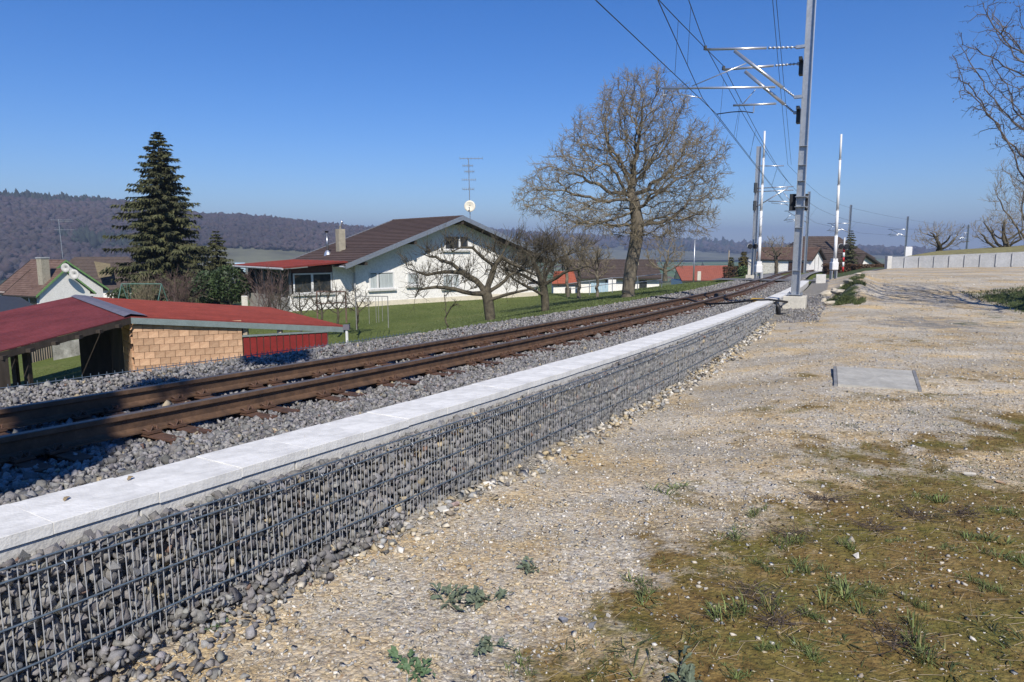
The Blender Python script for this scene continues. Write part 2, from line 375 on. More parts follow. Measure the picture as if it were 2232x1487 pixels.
def lawn_mat():
    m, t, b = nodes_of('grass_ground'); tc = N(t, 'ShaderNodeTexCoord'); co = tc.outputs['Object']
    a = N(t, 'ShaderNodeTexNoise', i_Scale=.35, i_Detail=7.0, i_Roughness=.65); t.links.new(co, a.inputs['Vector'])
    f = N(t, 'ShaderNodeTexNoise', i_Scale=9.0, i_Detail=6.0, i_Roughness=.75); t.links.new(co, f.inputs['Vector'])
    r1 = ramp(t, [(.3, (.085, .115, .028)), (.55, (.12, .15, .042)), (.72, (.165, .175, .065))], a.outputs[0])
    r2 = ramp(t, [(.3, (.50, .52, .42)), (.7, (1.2, 1.16, 1.05))], f.outputs[0])
    c = mixc(t, 1.0, r1.outputs[0], r2.outputs[0], 'MULTIPLY')
    big = N(t, 'ShaderNodeTexNoise', i_Scale=.006, i_Detail=3.0); t.links.new(co, big.inputs['Vector'])
    fields = ramp(t, [(.38, (.075, .13, .035)), (.47, (.16, .17, .085)), (.55, (.10, .15, .04)), (.63, (.13, .09, .055))], big.outputs[0], 'CONSTANT')
    sepx = N(t, 'ShaderNodeVectorMath', operation='LENGTH'); t.links.new(co, sepx.inputs[0])
    far = N(t, 'ShaderNodeMapRange', i_1=150.0, i_2=320.0); t.links.new(sepx.outputs['Value'], far.inputs[0])
    c = mixc(t, far.outputs[0], c, fields.outputs[0])
    t.links.new(c, b.inputs['Base Color']); b.inputs['Roughness'].default_value = .9; b.inputs['Specular IOR Level'].default_value = .2
    bp = N(t, 'ShaderNodeBump', i_Strength=.7, i_Distance=.05); t.links.new(f.outputs[0], bp.inputs['Height']); t.links.new(bp.outputs[0], b.inputs['Normal'])
    return m
M_lawn = lawn_mat()
M_bed = mat('ballast_bed', (.16, .155, .155), .95, .4, 22, 1.0, 30, col2=(.30, .29, .285))
M_hill = mat('wooded_slope', (.075, .075, .045), .95, .3, .008, col2=(.17, .17, .10), fine=.6)
M_forest = mat('far_tree_crown', (1, 1, 1), .95, .25, .05, attr=True)
M_road = mat('asphalt', (.13, .13, .132), .9, .2, 6, .2)

# ------------------------------------------------------------------ the ground: one sheet to the horizon
def build_ground():
    na = 380; rad = np.concatenate([np.arange(3, 70, .75), 70 * (9000 / 70) ** (np.linspace(0, 1, 110))[1:]])
    az = np.linspace(-math.pi, math.pi, na)
    az = np.sign(az) * (np.abs(az) / math.pi) ** 1.35 * math.pi
    A, Rr = np.meshgrid(az, rad); X = np.sin(A) * Rr; Y = np.cos(A) * Rr
    Z = ground_z(X, Y); V = np.stack([X.ravel(), Y.ravel(), Z.ravel()], 1)
    F = grid_faces(len(rad), na)[:, ::-1]
    tag(np_mesh('ground', V, F, M_lawn, smooth=True), kind='structure')
build_ground()

SOIL = [(-.9, 2.4), (-.14, 2.85), (.53, 3.47), (1.04, 4.02), (1.43, 4.58), (2.45, 5.53), (3.67, 6.77), (5.63, 7.6), (9, 8.2), (16, 8.5)]
def soil_amount(x, y):
    yb = np.interp(x, [p[0] for p in SOIL], [p[1] for p in SOIL])
    return np.clip(.5 + (yb - y) * .55 + .30 * vnoise(x * 1.1, y * 1.1, 21) + .22 * vnoise(x * 3.1, y * 3.1, 22), 0, 1)
def build_yard():
    s = np.concatenate([np.arange(-6, 12, .09), np.arange(12, 30, .2), np.arange(30, 78, .6)])
    o = -np.concatenate([np.arange(-.08, 6, .09), np.arange(6, 16, .25), np.arange(16, 44, 1.0)])
    hs = np.radians(np.interp(s, _HS, _HA)); bx = np.interp(s, _SS, _PX); by = np.interp(s, _SS, _PY)
    O, S = np.meshgrid(o, s); X = bx[:, None] - O * np.cos(hs)[:, None]; Y = by[:, None] + O * np.sin(hs)[:, None]
    Z = yard_z(X, Y, S, O)
    soil = soil_amount(X, Y) * (1 - sstep(O, -1.6, -1.0))
    soil = soil + (soil < .3) * 0
    patch = .45 * np.exp(-(((X - 4.2) / 1.5) ** 2 + ((Y - 9.5) / .0 if False else (Y - 7.6) / .5) ** 2))
    rightg = np.exp(-(((X - 4.6) / 1.3) ** 2 + ((Y - 5.9) / .55) ** 2)); soil = soil - .75 * rightg
    grey = sstep(O, -1.15, -.75) * sstep(S, 20, 23) + .62 * np.exp(-(((S - 21) / 3.0) ** 2 + ((O + 4.0) / 2.8) ** 2)) + .55 * sstep(O, -.35, -.1) * (S < 21)
    bank = sstep(-O, 1.25, 1.6) * (1 - sstep(-O, 2.0, 2.7)) * sstep(S, 24, 26) * (1 - sstep(S, 37, 40))
    rb = sstep(X - .28 * (Y - 17), 13.9, 14.8) * sstep(Y, 12, 14.5) * (1 - sstep(Y, 22, 26))
    back = sstep(X, 26, 28) * sstep(Y - .0 * X, 50.5, 51.5)
    for cx, cy, rx, ry, am in ((2.3, 7.0, 1.1, .5, .5), (1.5, 5.6, .6, .3, .45), (4.4, 10.6, 1.3, .5, .45), (3.3, 8.3, 1.2, .45, .5), (.9, 4.9, .45, .25, .35), (5.2, 8.9, 1.4, .5, .5), (7.4, 10.2, 1.8, .7, .45), (2.6, 12.5, 1.6, .8, .38), (8.5, 14.5, 2.2, 1.0, .45)): soil = soil + am * np.exp(-(((X - cx) / rx) ** 2 + ((Y - cy) / ry) ** 2))
    grass = np.clip(.75 * bank + rb + .2 * patch + back, 0, 1)
    grass = grass + .55 * np.clip(vnoise(X * .5, Y * .5, 31), 0, 1) * sstep(Y, 13, 19) * (1 - grass)
    V = np.stack([X.ravel(), Y.ravel(), Z.ravel()], 1); C = np.stack([soil.ravel(), grass.ravel(), grey.ravel()], 1).clip(0, 1)
    tag(np_mesh('gravel_yard', V, grid_faces(len(s), len(o))[:, ::-1], M_yard, col=C, smooth=True), kind='structure')
build_yard()

# ------------------------------------------------------------------ stones
def stone_templates(n, pts, seed, flat=1.0, rounded=False):
    r = np.random.default_rng(seed); out = []
    for i in range(n):
        bm = bmesh.new()
        if rounded:
            bmesh.ops.create_icosphere(bm, subdivisions=1, radius=.5)
            for v in bm.verts: v.co *= 1 + r.normal(0, .09)
        else:
            for _ in range(pts):
                p = r.normal(size=3); p /= np.linalg.norm(p); p *= .5 * r.uniform(.78, 1.2); p[r.integers(3)] *= r.uniform(.55, 1.0); bm.verts.new(p)
            bmesh.ops.convex_hull(bm, input=bm.verts)
            loose = [v for v in bm.verts if not v.link_faces]; bmesh.ops.delete(bm, geom=loose, context='VERTS')
        ax = r.uniform(.65, 1.25, 3)
        for v in bm.verts: v.co = Vector((v.co.x * ax[0], v.co.y * ax[1], v.co.z * ax[2] * flat))
        bmesh.ops.triangulate(bm, faces=bm.faces); bmesh.ops.recalc_face_normals(bm, faces=bm.faces)
        bm.verts.ensure_lookup_table(); bm.verts.index_update()
        out.append((np.array([v.co[:] for v in bm.verts]), np.array([[v.index for v in f.verts] for f in bm.faces])))
        bm.free()
    return out
T_ANG = stone_templates(16, 10, 1); T_ANG_LO = stone_templates(10, 9, 5); T_RND = stone_templates(10, 0, 2, .7, True)
def rot_mats(n, r, tilt=None):
    if tilt is None:
        q = r.normal(size=(n, 4)); q /= np.linalg.norm(q, axis=1)[:, None]
    else:
        a = r.uniform(0, 2 * np.pi, n); q = np.stack([np.cos(a / 2), r.normal(0, tilt, n), r.normal(0, tilt, n), np.sin(a / 2)], 1); q /= np.linalg.norm(q, axis=1)[:, None]
    w, x, y, z = q.T
    return np.stack([np.stack([1 - 2 * (y * y + z * z), 2 * (x * y - z * w), 2 * (x * z + y * w)], 1), np.stack([2 * (x * y + z * w), 1 - 2 * (x * x + z * z), 2 * (y * z - x * w)], 1), np.stack([2 * (x * z - y * w), 2 * (y * z + x * w), 1 - 2 * (x * x + y * y)], 1)], 1)
def scatter(name, pos, size, cols, tmpl, m, r, tilt=None, smooth=False, parent=None, kind='stuff'):
    pick = r.integers(0, len(tmpl), len(pos)); Vs, Fs, Cs, base = [], [], [], 0
    Rm = rot_mats(len(pos), r, tilt)
    for k, (tv, tf) in enumerate(tmpl):
        i = np.nonzero(pick == k)[0]
        if not len(i): continue
        v = np.einsum('nij,vj->nvi', Rm[i], tv) * size[i][:, None, None] + pos[i][:, None, :]
        Vs.append(v.reshape(-1, 3)); nf = tf[None] + (np.arange(len(i)) * len(tv))[:, None, None] + base
        Fs.append(nf.reshape(-1, 3)); Cs.append(np.repeat(cols[i], len(tv), 0)); base += len(i) * len(tv)
    o = np_mesh(name, np.concatenate(Vs), np.concatenate(Fs), m, col=np.concatenate(Cs), smooth=smooth, parent=parent)
    return tag(o, kind=kind)
def grey_cols(n, r, lo=.10, hi=.235, tan=.04):
    g = r.uniform(lo, hi, n); c = np.stack([g * r.uniform(1.0, 1.08, n), g, g * r.uniform(.90, 1.02, n)], 1)
    k = r.random(n) < tan; c[k] = np.array([.36, .30, .20]) * r.uniform(.7, 1.4, (k.sum(), 1))
    k = r.random(n) < tan * .5; c[k] = np.array([.20, .13, .10]) * r.uniform(.8, 1.3, (k.sum(), 1))
    return c
PEB = 1.15 * np.array([[.42, .36, .25], [.50, .45, .36], [.34, .33, .31], [.29, .29, .28], [.60, .57, .51], [.40, .33, .21], [.26, .22, .17], [.38, .35, .30], [.46, .37, .23], [.40, .37, .31]])
def peb_cols(n, r):
    return PEB[r.integers(0, len(PEB), n)] * r.uniform(.75, 1.2, (n, 1))
def so_xyz(s, o, dz):
    h = np.radians(np.interp(s, _HS, _HA)); x = np.interp(s, _SS, _PX) - o * np.cos(h); y = np.interp(s, _SS, _PY) + o * np.sin(h)
    return np.stack([x, y, railz(s) + dz], 1)

# ------------------------------------------------------------------ ballast bed and loose ballast
BO = np.array([.56, .62, .95, 1.6, 2.1, 2.56, 3.1, 3.63, 4.1, 4.7, 5.1, 5.3, 5.6, 6.2])
BZ = np.array([-.02, .03, -.03, -.14, -.215, -.235, -.225, -.235, -.21, -.14, -.12, -.16, -.36, -.9])
def bal_dz(o): return np.interp(o, BO, BZ)
def build_ballast():
    s = np.concatenate([np.arange(-4, 30, .4), np.arange(30, 120, 1.2)])
    O, S = np.meshgrid(BO, s); p = so_xyz(S.ravel(), O.ravel(), bal_dz(O.ravel()) - .018)
    tag(np_mesh('ballast_bed', p, grid_faces(len(s), len(BO)), M_bed, smooth=True), kind='structure')
    r = np.random.default_rng(11); Ps, Sz = [], []
    for s0, s1, dens, sz in ((-.5, 5, 620, .058), (5, 12, 430, .062), (12, 24, 210, .075), (24, 60, 65, .105)):
        n = int((s1 - s0) * 4.75 * dens); s = r.uniform(s0, s1, n); o = r.uniform(.60, 5.38, n)
        rl = np.minimum(np.abs(o - 2.56), np.abs(o - 3.63)); k = rl > .085; s, o = s[k], o[k]
        size = sz * r.lognormal(0, .25, len(s)); Ps.append(so_xyz(s, o, bal_dz(o) + r.uniform(-.012, .022, len(s)))); Sz.append(size)
    # spilled stones at the foot of the wall
    n = 1000; s = r.uniform(.6, 3.6, n); w = np.interp(s, [.6, 1.6, 2.2, 3.0, 5], [.62, .42, .22, .07, .02]); o = -np.abs(r.normal(0, 1, n)) * w * .62 - .01
    xyz = so_xyz(s, o, 0); xyz[:, 2] = yard_z(xyz[:, 0], xyz[:, 1]) + r.uniform(.0, .035, n) + .05 * (o > -w * .4); Ps.append(xyz); Sz.append(.05 * r.lognormal(0, .3, n))
    # chippings round the mast
    n = 2600; s = r.uniform(20.5, 33, n); o = -r.uniform(.0, 1.35, n); k = (s > 23.3) | (o < -.25); s, o = s[k], o[k]; xyz = so_xyz(s, o, 0); xyz[:, 2] = yard_z(xyz[:, 0], xyz[:, 1]) + .01; Ps.append(xyz); Sz.append(.075 * r.lognormal(0, .25, len(s)))
    pos = np.concatenate(Ps); size = np.concatenate(Sz)
    o = scatter('ballast_stones', pos, size, grey_cols(len(pos), r, .12, .33, .02), T_ANG_LO, M_stone, r)
    tag(o, 'loose grey crushed ballast stones around rails and wall', 'ballast')
build_ballast()

# ------------------------------------------------------------------ pebbles of the gravel yard
def build_pebbles():
    r = np.random.default_rng(12); P_, S_, C_ = [], [], []
    def region(n, x0, x1, y0, y1, s0, s1, soilkeep=.12):
        x = r.uniform(x0, x1, n); y = r.uniform(y0, y1, n); s, o = so_of(x, y); k = (o < -.03) & (np.abs(x) < .80 * y + .4) & (s > .3)
        sa = soil_amount(x, y) - .75 * np.exp(-(((x - 4.6) / 1.3) ** 2 + ((y - 5.9) / .55) ** 2))
        k &= r.random(n) < np.where(sa > .5, soilkeep, 1 - .5 * np.clip(sa, 0, 1))
        x, y, s, o = x[k], y[k], s[k], o[k]
        sz = s0 * (s1 / s0) ** (r.random(len(x)) ** 2.2); z = yard_z(x, y, s, o) + sz * .10
        P_.append(np.stack([x, y, z], 1)); S_.append(sz); C_.append(peb_cols(len(x), r))
    region(46000, -3, 4, 2.3, 5.2, .009, .042); region(30000, -3, 8, 5, 9, .013, .048); region(15000, 0, 14, 9, 16, .020, .060); region(6000, 5, 24, 15, 32, .030, .085)
    # bigger rounded cobbles along the foot of the wall
    n = 1500; s = r.uniform(1.9, 20, n); o = -np.abs(r.normal(0, .16, n)) - .02; xyz = so_xyz(s, o, 0); sz = r.uniform(.03, .10, n) * np.interp(s, [2, 20], [.95, 1.5])
    xyz[:, 2] = yard_z(xyz[:, 0], xyz[:, 1]) + sz * .15; P_.append(xyz); S_.append(sz); c = peb_cols(n, r); c[::6] = grey_cols(len(c[::6]), r); C_.append(c)
    o = scatter('gravel_pebbles', np.concatenate(P_), np.concatenate(S_), np.concatenate(C_), [(a, b) for a, b in stone_templates(8, 8, 9, .62)], M_pebble, r, tilt=.12)
    tag(o, 'loose beige and grey pebbles strewn over the gravel yard', 'pebbles')
build_pebbles()

# ------------------------------------------------------------------ gabion wall
GE = 22.55
def build_gabion():
    t = thing('gabion_wall', 'low gabion wall of dark crushed stone behind grey wire mesh', 'wall', P(1, 0, z=-.2))
    r = np.random.default_rng(13); base = Vector(t.location)
    # dark core behind the stones
    s = np.arange(-1, GE + .01, .5); core = MB()
    for a, b in zip(s[:-1], s[1:]):
        lo = [P(a, .078, z=-.75), P(b, .078, z=-.75), P(b, .17, z=-.75), P(a, .17, z=-.75)]; hi = [P(a, .078, -.035), P(b, .078, -.035), P(b, .17, -.035), P(a, .17, -.035)]
        core.hexa(lo + hi)
    core.build('stone_core', mat('stone_core', (.13, .128, .125), .95, .45, 26, 1.0, 40), t)
    # stones, packed in the cage: nearest as single parts
    pos, size = [], []
    def pack(s0, s1, d, depth):
        for sv in np.arange(s0, s1, d):
            top = float(railz(sv)) + .03; bot = float(foot_z(sv)) - .10
            for zv in np.arange(bot, top, d * .92):
                for _ in (0, 1):
                    q = P(sv + r.uniform(-.5, .5) * d, .030 + (_ * .035) + r.uniform(0, .014), z=zv + r.uniform(-.45, .45) * d * .9); pos.append(q[:]); size.append(d * r.uniform(1.0, 1.75))
    pack(-.6, 3.2, .050, .05); pack(3.2, 7, .056, .05); pack(7, 12, .066, .05); pack(12, GE, .085, .05)
    # top filling up to the cable duct
    for sv in np.arange(-.5, GE, .03):
        k = 3 if sv < 9 else 2
        for _ in range(k):
            ov = r.uniform(.02, .165); pos.append(P(sv, ov, -.012 + r.uniform(-.022, .014))[:]); size.append(r.uniform(.035, .07))
    pos = np.array(pos); size = np.array(size); cols = grey_cols(len(pos), r, .13, .30, .03)
    k = (pos[:, 0] / np.maximum(pos[:, 1], .1) > -.78) & (pos[:, 1] > 2.2)
    d = np.where(k, np.linalg.norm(pos - np.array([0, 0, EYE]), axis=1) / size, 1e9); order = np.argsort(d); big = order[:290]; rest = order[290:]
    scatter('packed_stones', pos[rest], size[rest], cols[rest], T_ANG, M_stone, r, parent=t)
    meshes = []
    for (tv, tf) in T_ANG:
        for cc in range(2):
            me = bpy.data.meshes.new('stone'); me.from_pydata(tv.tolist(), [], tf.tolist()); me.update()
            a = me.color_attributes.new('Col', 'FLOAT_COLOR', 'POINT'); c = cols[big[(len(meshes) * 7) % len(big)]]
            a.data.foreach_set('color', np.tile(np.append(c, 1), len(tv)).astype(np.float32)); me.materials.append(M_stone); meshes.append(me)
    for n_, i in enumerate(big):
        o = bpy.data.objects.new('stone', meshes[n_ % len(meshes)]); COL.objects.link(o); o.parent = t; o.location = Vector(pos[i]) - base
        o.scale = (size[i],) * 3; o.rotation_euler = tuple(r.uniform(0, 6.28, 3))
    # wires
    s = np.concatenate([np.arange(-1, 8, .25), np.arange(8, GE + .1, .5)])
    for dz in (.0387, -.0205, -.2205, -.4205, -.62):
        m = MB(); m.tube([P(a, -.004 - .004 * math.sin(a * 3 + dz * 9), dz + .003 * math.sin(a * 2.1 + dz * 30)) for a in s], .0052, 6); m.build('horizontal_wire', M_wire, t, smooth=True)
    m = MB(); m.tube([Vector((0, 0, -.72)), Vector((0, 0, .005))], .0027, 5, False); proto = m.build('vertical_wire', M_wirev, None, smooth=True); vme = proto.data; bpy.data.objects.remove(proto)
    ss = np.arange(-.9, GE, .0365); rest = MB(); cnt = 0
    for a in ss:
        q = P(a, .004, .0387); tx, ty = r.normal(0, .008), r.normal(0, .008)
        if a > 1.0 and cnt < 295:
            o = bpy.data.objects.new('vertical_wire', vme); COL.objects.link(o); o.parent = t; o.location = q - base; o.rotation_euler = (tx, ty, 0); cnt += 1
        else: rest.tube([q, q + Vector((0, 0, -.72))], .0027, 4, False)
    tag(rest.build('wire_mesh', M_wirev, t), kind='stuff')
    m = MB(); m.tube([P(GE, -.004, .04), P(GE, .2, .04)], .005, 6); m.tube([P(GE, -.004, .04), P(GE, -.004, -.5)], .005, 6); m.build('end_wire', M_wire, t)
    for k in range(48):        # spacer hooks
        a = 1.35 + .44 * k + (.16 if k % 2 else 0); q = P(a, -.008, -.0205); h = head(a); n = Vector((math.cos(h), -math.sin(h), 0)); al = Vector((math.sin(h), math.cos(h), 0))
        m = MB(); m.tube([q + Vector((0, 0, .009)) - n * .03, q + Vector((0, 0, .012)) + n * .004, q + n * .012 + al * .006 - Vector((0, 0, .005)), q + n * .010 + al * .008 - Vector((0, 0, .026)), q - n * .004 + al * .004 - Vector((0, 0, .036))], .0036, 6)
        m.build('spacer_hook', M_galv, t, smooth=True)
build_gabion()

# low wire cage on the far shoulder, only its upper edge shows
def build_far_gabion():
    t = thing('wire_cage', 'upper edge of a wire cage holding the far ballast shoulder', 'gabion', P(3, 5.36, z=.0))
    s = np.arange(0, 11.01, .5); m = MB(); m.tube([P(a, 5.40, -.12) for a in s], .006, 5); m.build('top_wire', M_wire, t)
    m = MB(); m.tube([P(a, 5.40, -.24) for a in s], .006, 5); m.build('lower_wire', M_wire, t)
    me = None
    for a in np.arange(.2, 11, .1):
        q = P(a, 5.40, -.13)
        if me is None:
            b = MB(); b.tube([q + Vector((0, 0, -.4)), q + Vector((0, 0, .045))], .005, 4, False); o = b.build('upright_wire', M_wire, t, origin=q); me = o.data
        else: o = bpy.data.objects.new('upright_wire', me); COL.objects.link(o); o.parent = t; o.location = q - Vector(t.location)
    b = MB()
    for a, c in zip(s[:-1], s[1:]): b.hexa([P(a, 5.3, z=-2.4), P(c, 5.3, z=-2.4), P(c, 5.37, z=-2.4), P(a, 5.37, z=-2.4), P(a, 5.3, -.2), P(c, 5.3, -.2), P(c, 5.37, -.2), P(a, 5.37, -.2)])
    b.build('stone_filling', M_bed, t)
build_far_gabion()

# ------------------------------------------------------------------ cable duct with concrete covers
def build_duct():
    t = thing('cable_duct', 'white concrete cable duct with cover slabs along the track', 'cable duct', P(1, .4, z=-.1)); base = Vector(t.location)
    r = np.random.default_rng(14)
    def bevel_box(L, W, H, bev, name, m):
        bm = bmesh.new(); bmesh.ops.create_cube(bm, size=1); bmesh.ops.scale(bm, vec=(W, L, H), verts=bm.verts); bmesh.ops.bevel(bm, geom=bm.edges[:], offset=bev, segments=1, affect='EDGES')
        me = bpy.data.meshes.new(name); bm.to_mesh(me); bm.free(); me.materials.append(m); return me
    cov = bevel_box(.4985, .43, .058, .0015, 'cover_slab', M_concrete); blk = bevel_box(.992, .408, .26, .006, 'trough_block', M_conc_side)
    cov2 = bevel_box(.997, .43, .058, .005, 'cover_slab', M_concrete)
    s = -.85
    while s < 62:
        L = .5 if s < 30 else 1.0
        if s > 47: break
        q = P(s, .387, .1115 - .029 + r.normal(0, .0022)); o = bpy.data.objects.new('cover_slab', cov if L == .5 else cov2); COL.objects.link(o); o.parent = t; o.location = q - base
        o.rotation_euler = (math.atan((float(railz(s + .2)) - float(railz(s - .2))) / .4), r.normal(0, .003), -head(s) + r.normal(0, .0035)); s += L
    s = -.7
    while s < 47:
        q = P(s, .389, .1115 - .0615 - .13); o = bpy.data.objects.new('trough_block', blk); COL.objects.link(o); o.parent = t; o.location = q - base
        o.rotation_euler = (math.atan((float(railz(s + .2)) - float(railz(s - .2))) / .4), 0, -head(s)); s += 1.0
build_duct()

# ------------------------------------------------------------------ railway track
def build_track():
    t = thing('railway_track', 'rusty brown railway track running past the wall to the crossing', 'railway track', P(2, 3.1, -.2)); base = Vector(t.location)
    prof = [(-.038, 0), (-.038, -.036), (-.034, -.043), (-.008, -.050), (-.0075, -.130), (-.030, -.148), (-.075, -.160), (-.075, -.172), (.075, -.172), (.075, -.160), (.030, -.148), (.0075, -.130), (.008, -.050), (.034, -.043), (.038, -.036), (.038, 0), (.030, .004), (-.030, .004)]
    s = np.concatenate([np.arange(-4, 45, .5), np.arange(45, 150, 1.0)])
    for oc in (2.56, 3.63):
        V = []; n = len(prof)
        for a in s:
            for (x, z) in prof: V.append(P(a, oc + x, z - .004)[:])
        F = [(i * n + k, (i + 1) * n + k, (i + 1) * n + (k + 1) % n, i * n + (k + 1) % n) for i in range(len(s) - 1) for k in range(n)]
        me = bpy.data.meshes.new('rail'); me.from_pydata([tuple(Vector(v) - base) for v in V], [], F); me.update()
        me.materials.append(M_rust); me.materials.append(M_railtop)
        for p in me.polygons:
            if p.index % n in (15, 16, 17): p.material_index = 1
        o = bpy.data.objects.new('rail', me); COL.objects.link(o); o.parent = t; fix_normals(o)
    # steel sleepers in pairs of beams, with clips
    def sleeper():
        bm_ = MB(); z = -.185
        for y0, y1 in ((-.16, -.11), (.11, .16)):   # two slightly splayed beams
            for side in (0,):
                a = Vector((-.98, y0, z)); b = Vector((.98, y1, z))
                d = (b - a).normalized(); n = Vector((-d.y, d.x, 0)) * .065
                bm_.hexa([a - n - Vector((0, 0, .012)), b - n - Vector((0, 0, .012)), b + n - Vector((0, 0, .012)), a + n - Vector((0, 0, .012)), a - n, b - n, b + n, a + n])
                w_ = n * .12
                bm_.hexa([a - w_ - Vector((0, 0, .09)), b - w_ - Vector((0, 0, .09)), b + w_ - Vector((0, 0, .09)), a + w_ - Vector((0, 0, .09)), a - w_ - Vector((0, 0, .0121)), b - w_ - Vector((0, 0, .0121)), b + w_ - Vector((0, 0, .0121)), a + w_ - Vector((0, 0, .0121))])
                for e in (a, b): bm_.box(e + Vector((0, 0, -.05)), (.012, .12, .07))
        me = bpy.data.meshes.new('sleeper'); me.from_pydata([tuple(v) for v in bm_.v], [], bm_.f); me.materials.append(M_rust2); return me
    def clip(sg):
        m = MB(); pts = [Vector((sg * .05, -.05, -.148)), Vector((sg * .09, -.055, -.135)), Vector((sg * .13, -.03, -.165)), Vector((sg * .12, .0, -.12)), Vector((sg * .13, .03, -.165)), Vector((sg * .09, .055, -.135)), Vector((sg * .05, .05, -.148))]
        m.tube(pts, .0095, 6); m.tube([Vector((sg * .105, 0, -.18)), Vector((sg * .105, 0, -.108))], .014, 6)
        m.box((sg * .105, 0, -.165), (.09, .13, .022))
        me = bpy.data.meshes.new('rail_clip'); me.from_pydata([tuple(v) for v in m.v], [], m.f); me.materials.append(M_rust2); return me
    sm = sleeper(); cm = {1: clip(1), -1: clip(-1)}
    for k in range(66):
        a = -.65 + k * 1.0
        o = bpy.data.objects.new('sleeper', sm); COL.objects.link(o); o.parent = t; o.location = P(a, 3.095) - base; o.rotation_euler = (0, 0, -head(a))
        if a < 34:
            for oc in (-.535, .535):
                for sg in (-1, 1):
                    for dy in (-.145, .145):
                        c = bpy.data.objects.new('rail_clip', cm[sg]); COL.objects.link(c); c.parent = o; c.location = (oc, dy * (1 - .2 * (oc > 0)), 0)
build_track()

# ------------------------------------------------------------------ overhead line
def hbeam(m, p0, p1, w, d, rz, t=.016):
    """H section: flanges across x, web along y (local, turned by rz)"""
    p0 = Vector(p0); p1 = Vector(p1); q = Matrix.Rotation(rz, 3, 'Z')
    def bar(cx, cy, sx, sy):
        c = [q @ Vector((cx + a * sx / 2, cy + b * sy / 2, 0)) for a, b in ((-1, -1), (1, -1), (1, 1), (-1, 1))]
        m.hexa([p0 + k for k in c] + [p1 + k for k in c])
    bar(-d / 2, 0, t, w); bar(d / 2, 0, t, w); bar(0, 0, d - t - .002, t * .8)
MS = 24.3; MO = -.41
def catenary_mast_near():
    b = P(MS, MO, z=-.25); hz = head(MS)
    t = thing('catenary_mast', 'tall galvanised catenary mast on a cream concrete footing', 'catenary mast', b)
    top = .36
    m = MB(); m.box((b.x, b.y, (top - .45) / 2), (.70, .74, top + .45), rz=-hz); f = m.build('footing', M_foot, t)
    bv = f.modifiers.new('bevel', 'BEVEL'); bv.width = .02; bv.segments = 2
    m = MB(); m.box((b.x, b.y, top + .045), (.46, .50, .03), rz=-hz); m.build('base_plate', M_galv, t)
    for sx in (-1, 1):
        for sy in (-1, 1):
            q = Vector((b.x, b.y, top)) + Matrix.Rotation(-hz, 3, 'Z') @ Vector((sx * .19, sy * .21, 0))
            m = MB(); m.tube([q - Vector((0, 0, .03)), q + Vector((0, 0, .13))], .016, 6); m.tube([q + Vector((0, 0, .062)), q + Vector((0, 0, .10))], .032, 6); m.build('anchor_bolt', M_galv, t)
    m = MB(); hbeam(m, (b.x, b.y, top + .06), (b.x, b.y, 10.6), .235, .235, -hz, .018); m.build('post', M_galv, t)
    for z in (1.2, 2.6, 4.1, 4.6, 5.2): m = MB(); m.box((b.x, b.y, z), (.25, .245, .012), rz=-hz); m.build('band', M_galv, t)
    # earthing strip on the right flange
    q = Matrix.Rotation(-hz, 3, 'Z') @ Vector((.135, -.10, 0)); m = MB(); m.tube([Vector((b.x, b.y, .4)) + q, Vector((b.x, b.y, 10.4)) + q], .012, 5); m.build('earth_lead', M_tube, t)
    return t, b
mast1, mb = catenary_mast_near()
HZ = head(MS); NR = Vector((math.cos(HZ), -math.sin(HZ), 0)); AL = Vector((math.sin(HZ), math.cos(HZ), 0))
def px_plane(px, py, s): return on_plane(px, py, s)
def cantilever(name, label, s, pts, arm_dark=False):
    """pts: picture points on the plane across the track at s"""
    q = {k: px_plane(*v, s) for k, v in pts.items()}
    t = thing(name, label, 'cantilever', q['top_mast'], 'cantilevers of the near mast')
    def tb(nm, a, b, r, mt=M_tube): m = MB(); m.tube([a, b], r, 8); return m.build(nm, mt, t, smooth=True)
    def ins(a, b):           # ribbed insulator between bracket and tube
        d = (b - a); m = MB(); L = d.length; n = 7
        pp, rr = [], []
        for i in range(n): pp += [a + d * ((i + .05) / n), a + d * ((i + .35) / n), a + d * ((i + .65) / n)]; rr += [.022, .05, .022]
        m.tube(pp, rr, 8); m.build('insulator', M_galv, t, smooth=True)
    k1 = q['top_mast'].lerp(q['top_tip'], .32); ins(q['top_mast'], k1); tb('top_tube', k1, q['top_tip'], .042)
    k2 = q['low_mast'].lerp(q['strut_top'], .20); ins(q['low_mast'], k2); tb('strut', k2, q['strut_top'], .055)
    tb('steady_tube', q['steady_a'], q['steady_b'], .036); tb('stay_rod', q['stay_a'], q['stay_b'], .017)
    m = MB(); m.tube([q['drop_a'], q['drop_b']], .022, 6); m.build('drop_bracket', M_tube, t)
    m = MB(); a, b = q['drop_b'], q['contact']; mid = a.lerp(b, .28) + Vector((0, 0, .06)); m.tube([a, mid, a.lerp(b, .6) + Vector((0, 0, .05)), b], .018, 6); m.build('registration_arm', M_black if arm_dark else M_tube, t, smooth=True)
    m = MB(); m.box(q['top_tip'] + Vector((0, 0, .05)), (.08, .12, .12)); m.build('wire_clamp', M_cable, t)
    for kk in ('top_mast', 'low_mast'):
        m = MB(); c = q[kk] + NR * .10; m.box(c, (.26, .12, .09), rz=-HZ); m.build('bracket', M_galv, t)
    return q
cA = cantilever('cantilever', 'front cantilever arm with long steady tube on the near mast', 23.95,
    dict(top_mast=(1738, 103), top_tip=(1537, 108), low_mast=(1733, 212), strut_top=(1601, 111), steady_a=(1443, 193), steady_b=(1690, 190), stay_a=(1508, 188), stay_b=(1627, 138), drop_a=(1446, 194), drop_b=(1446, 208), contact=(1531, 214)))
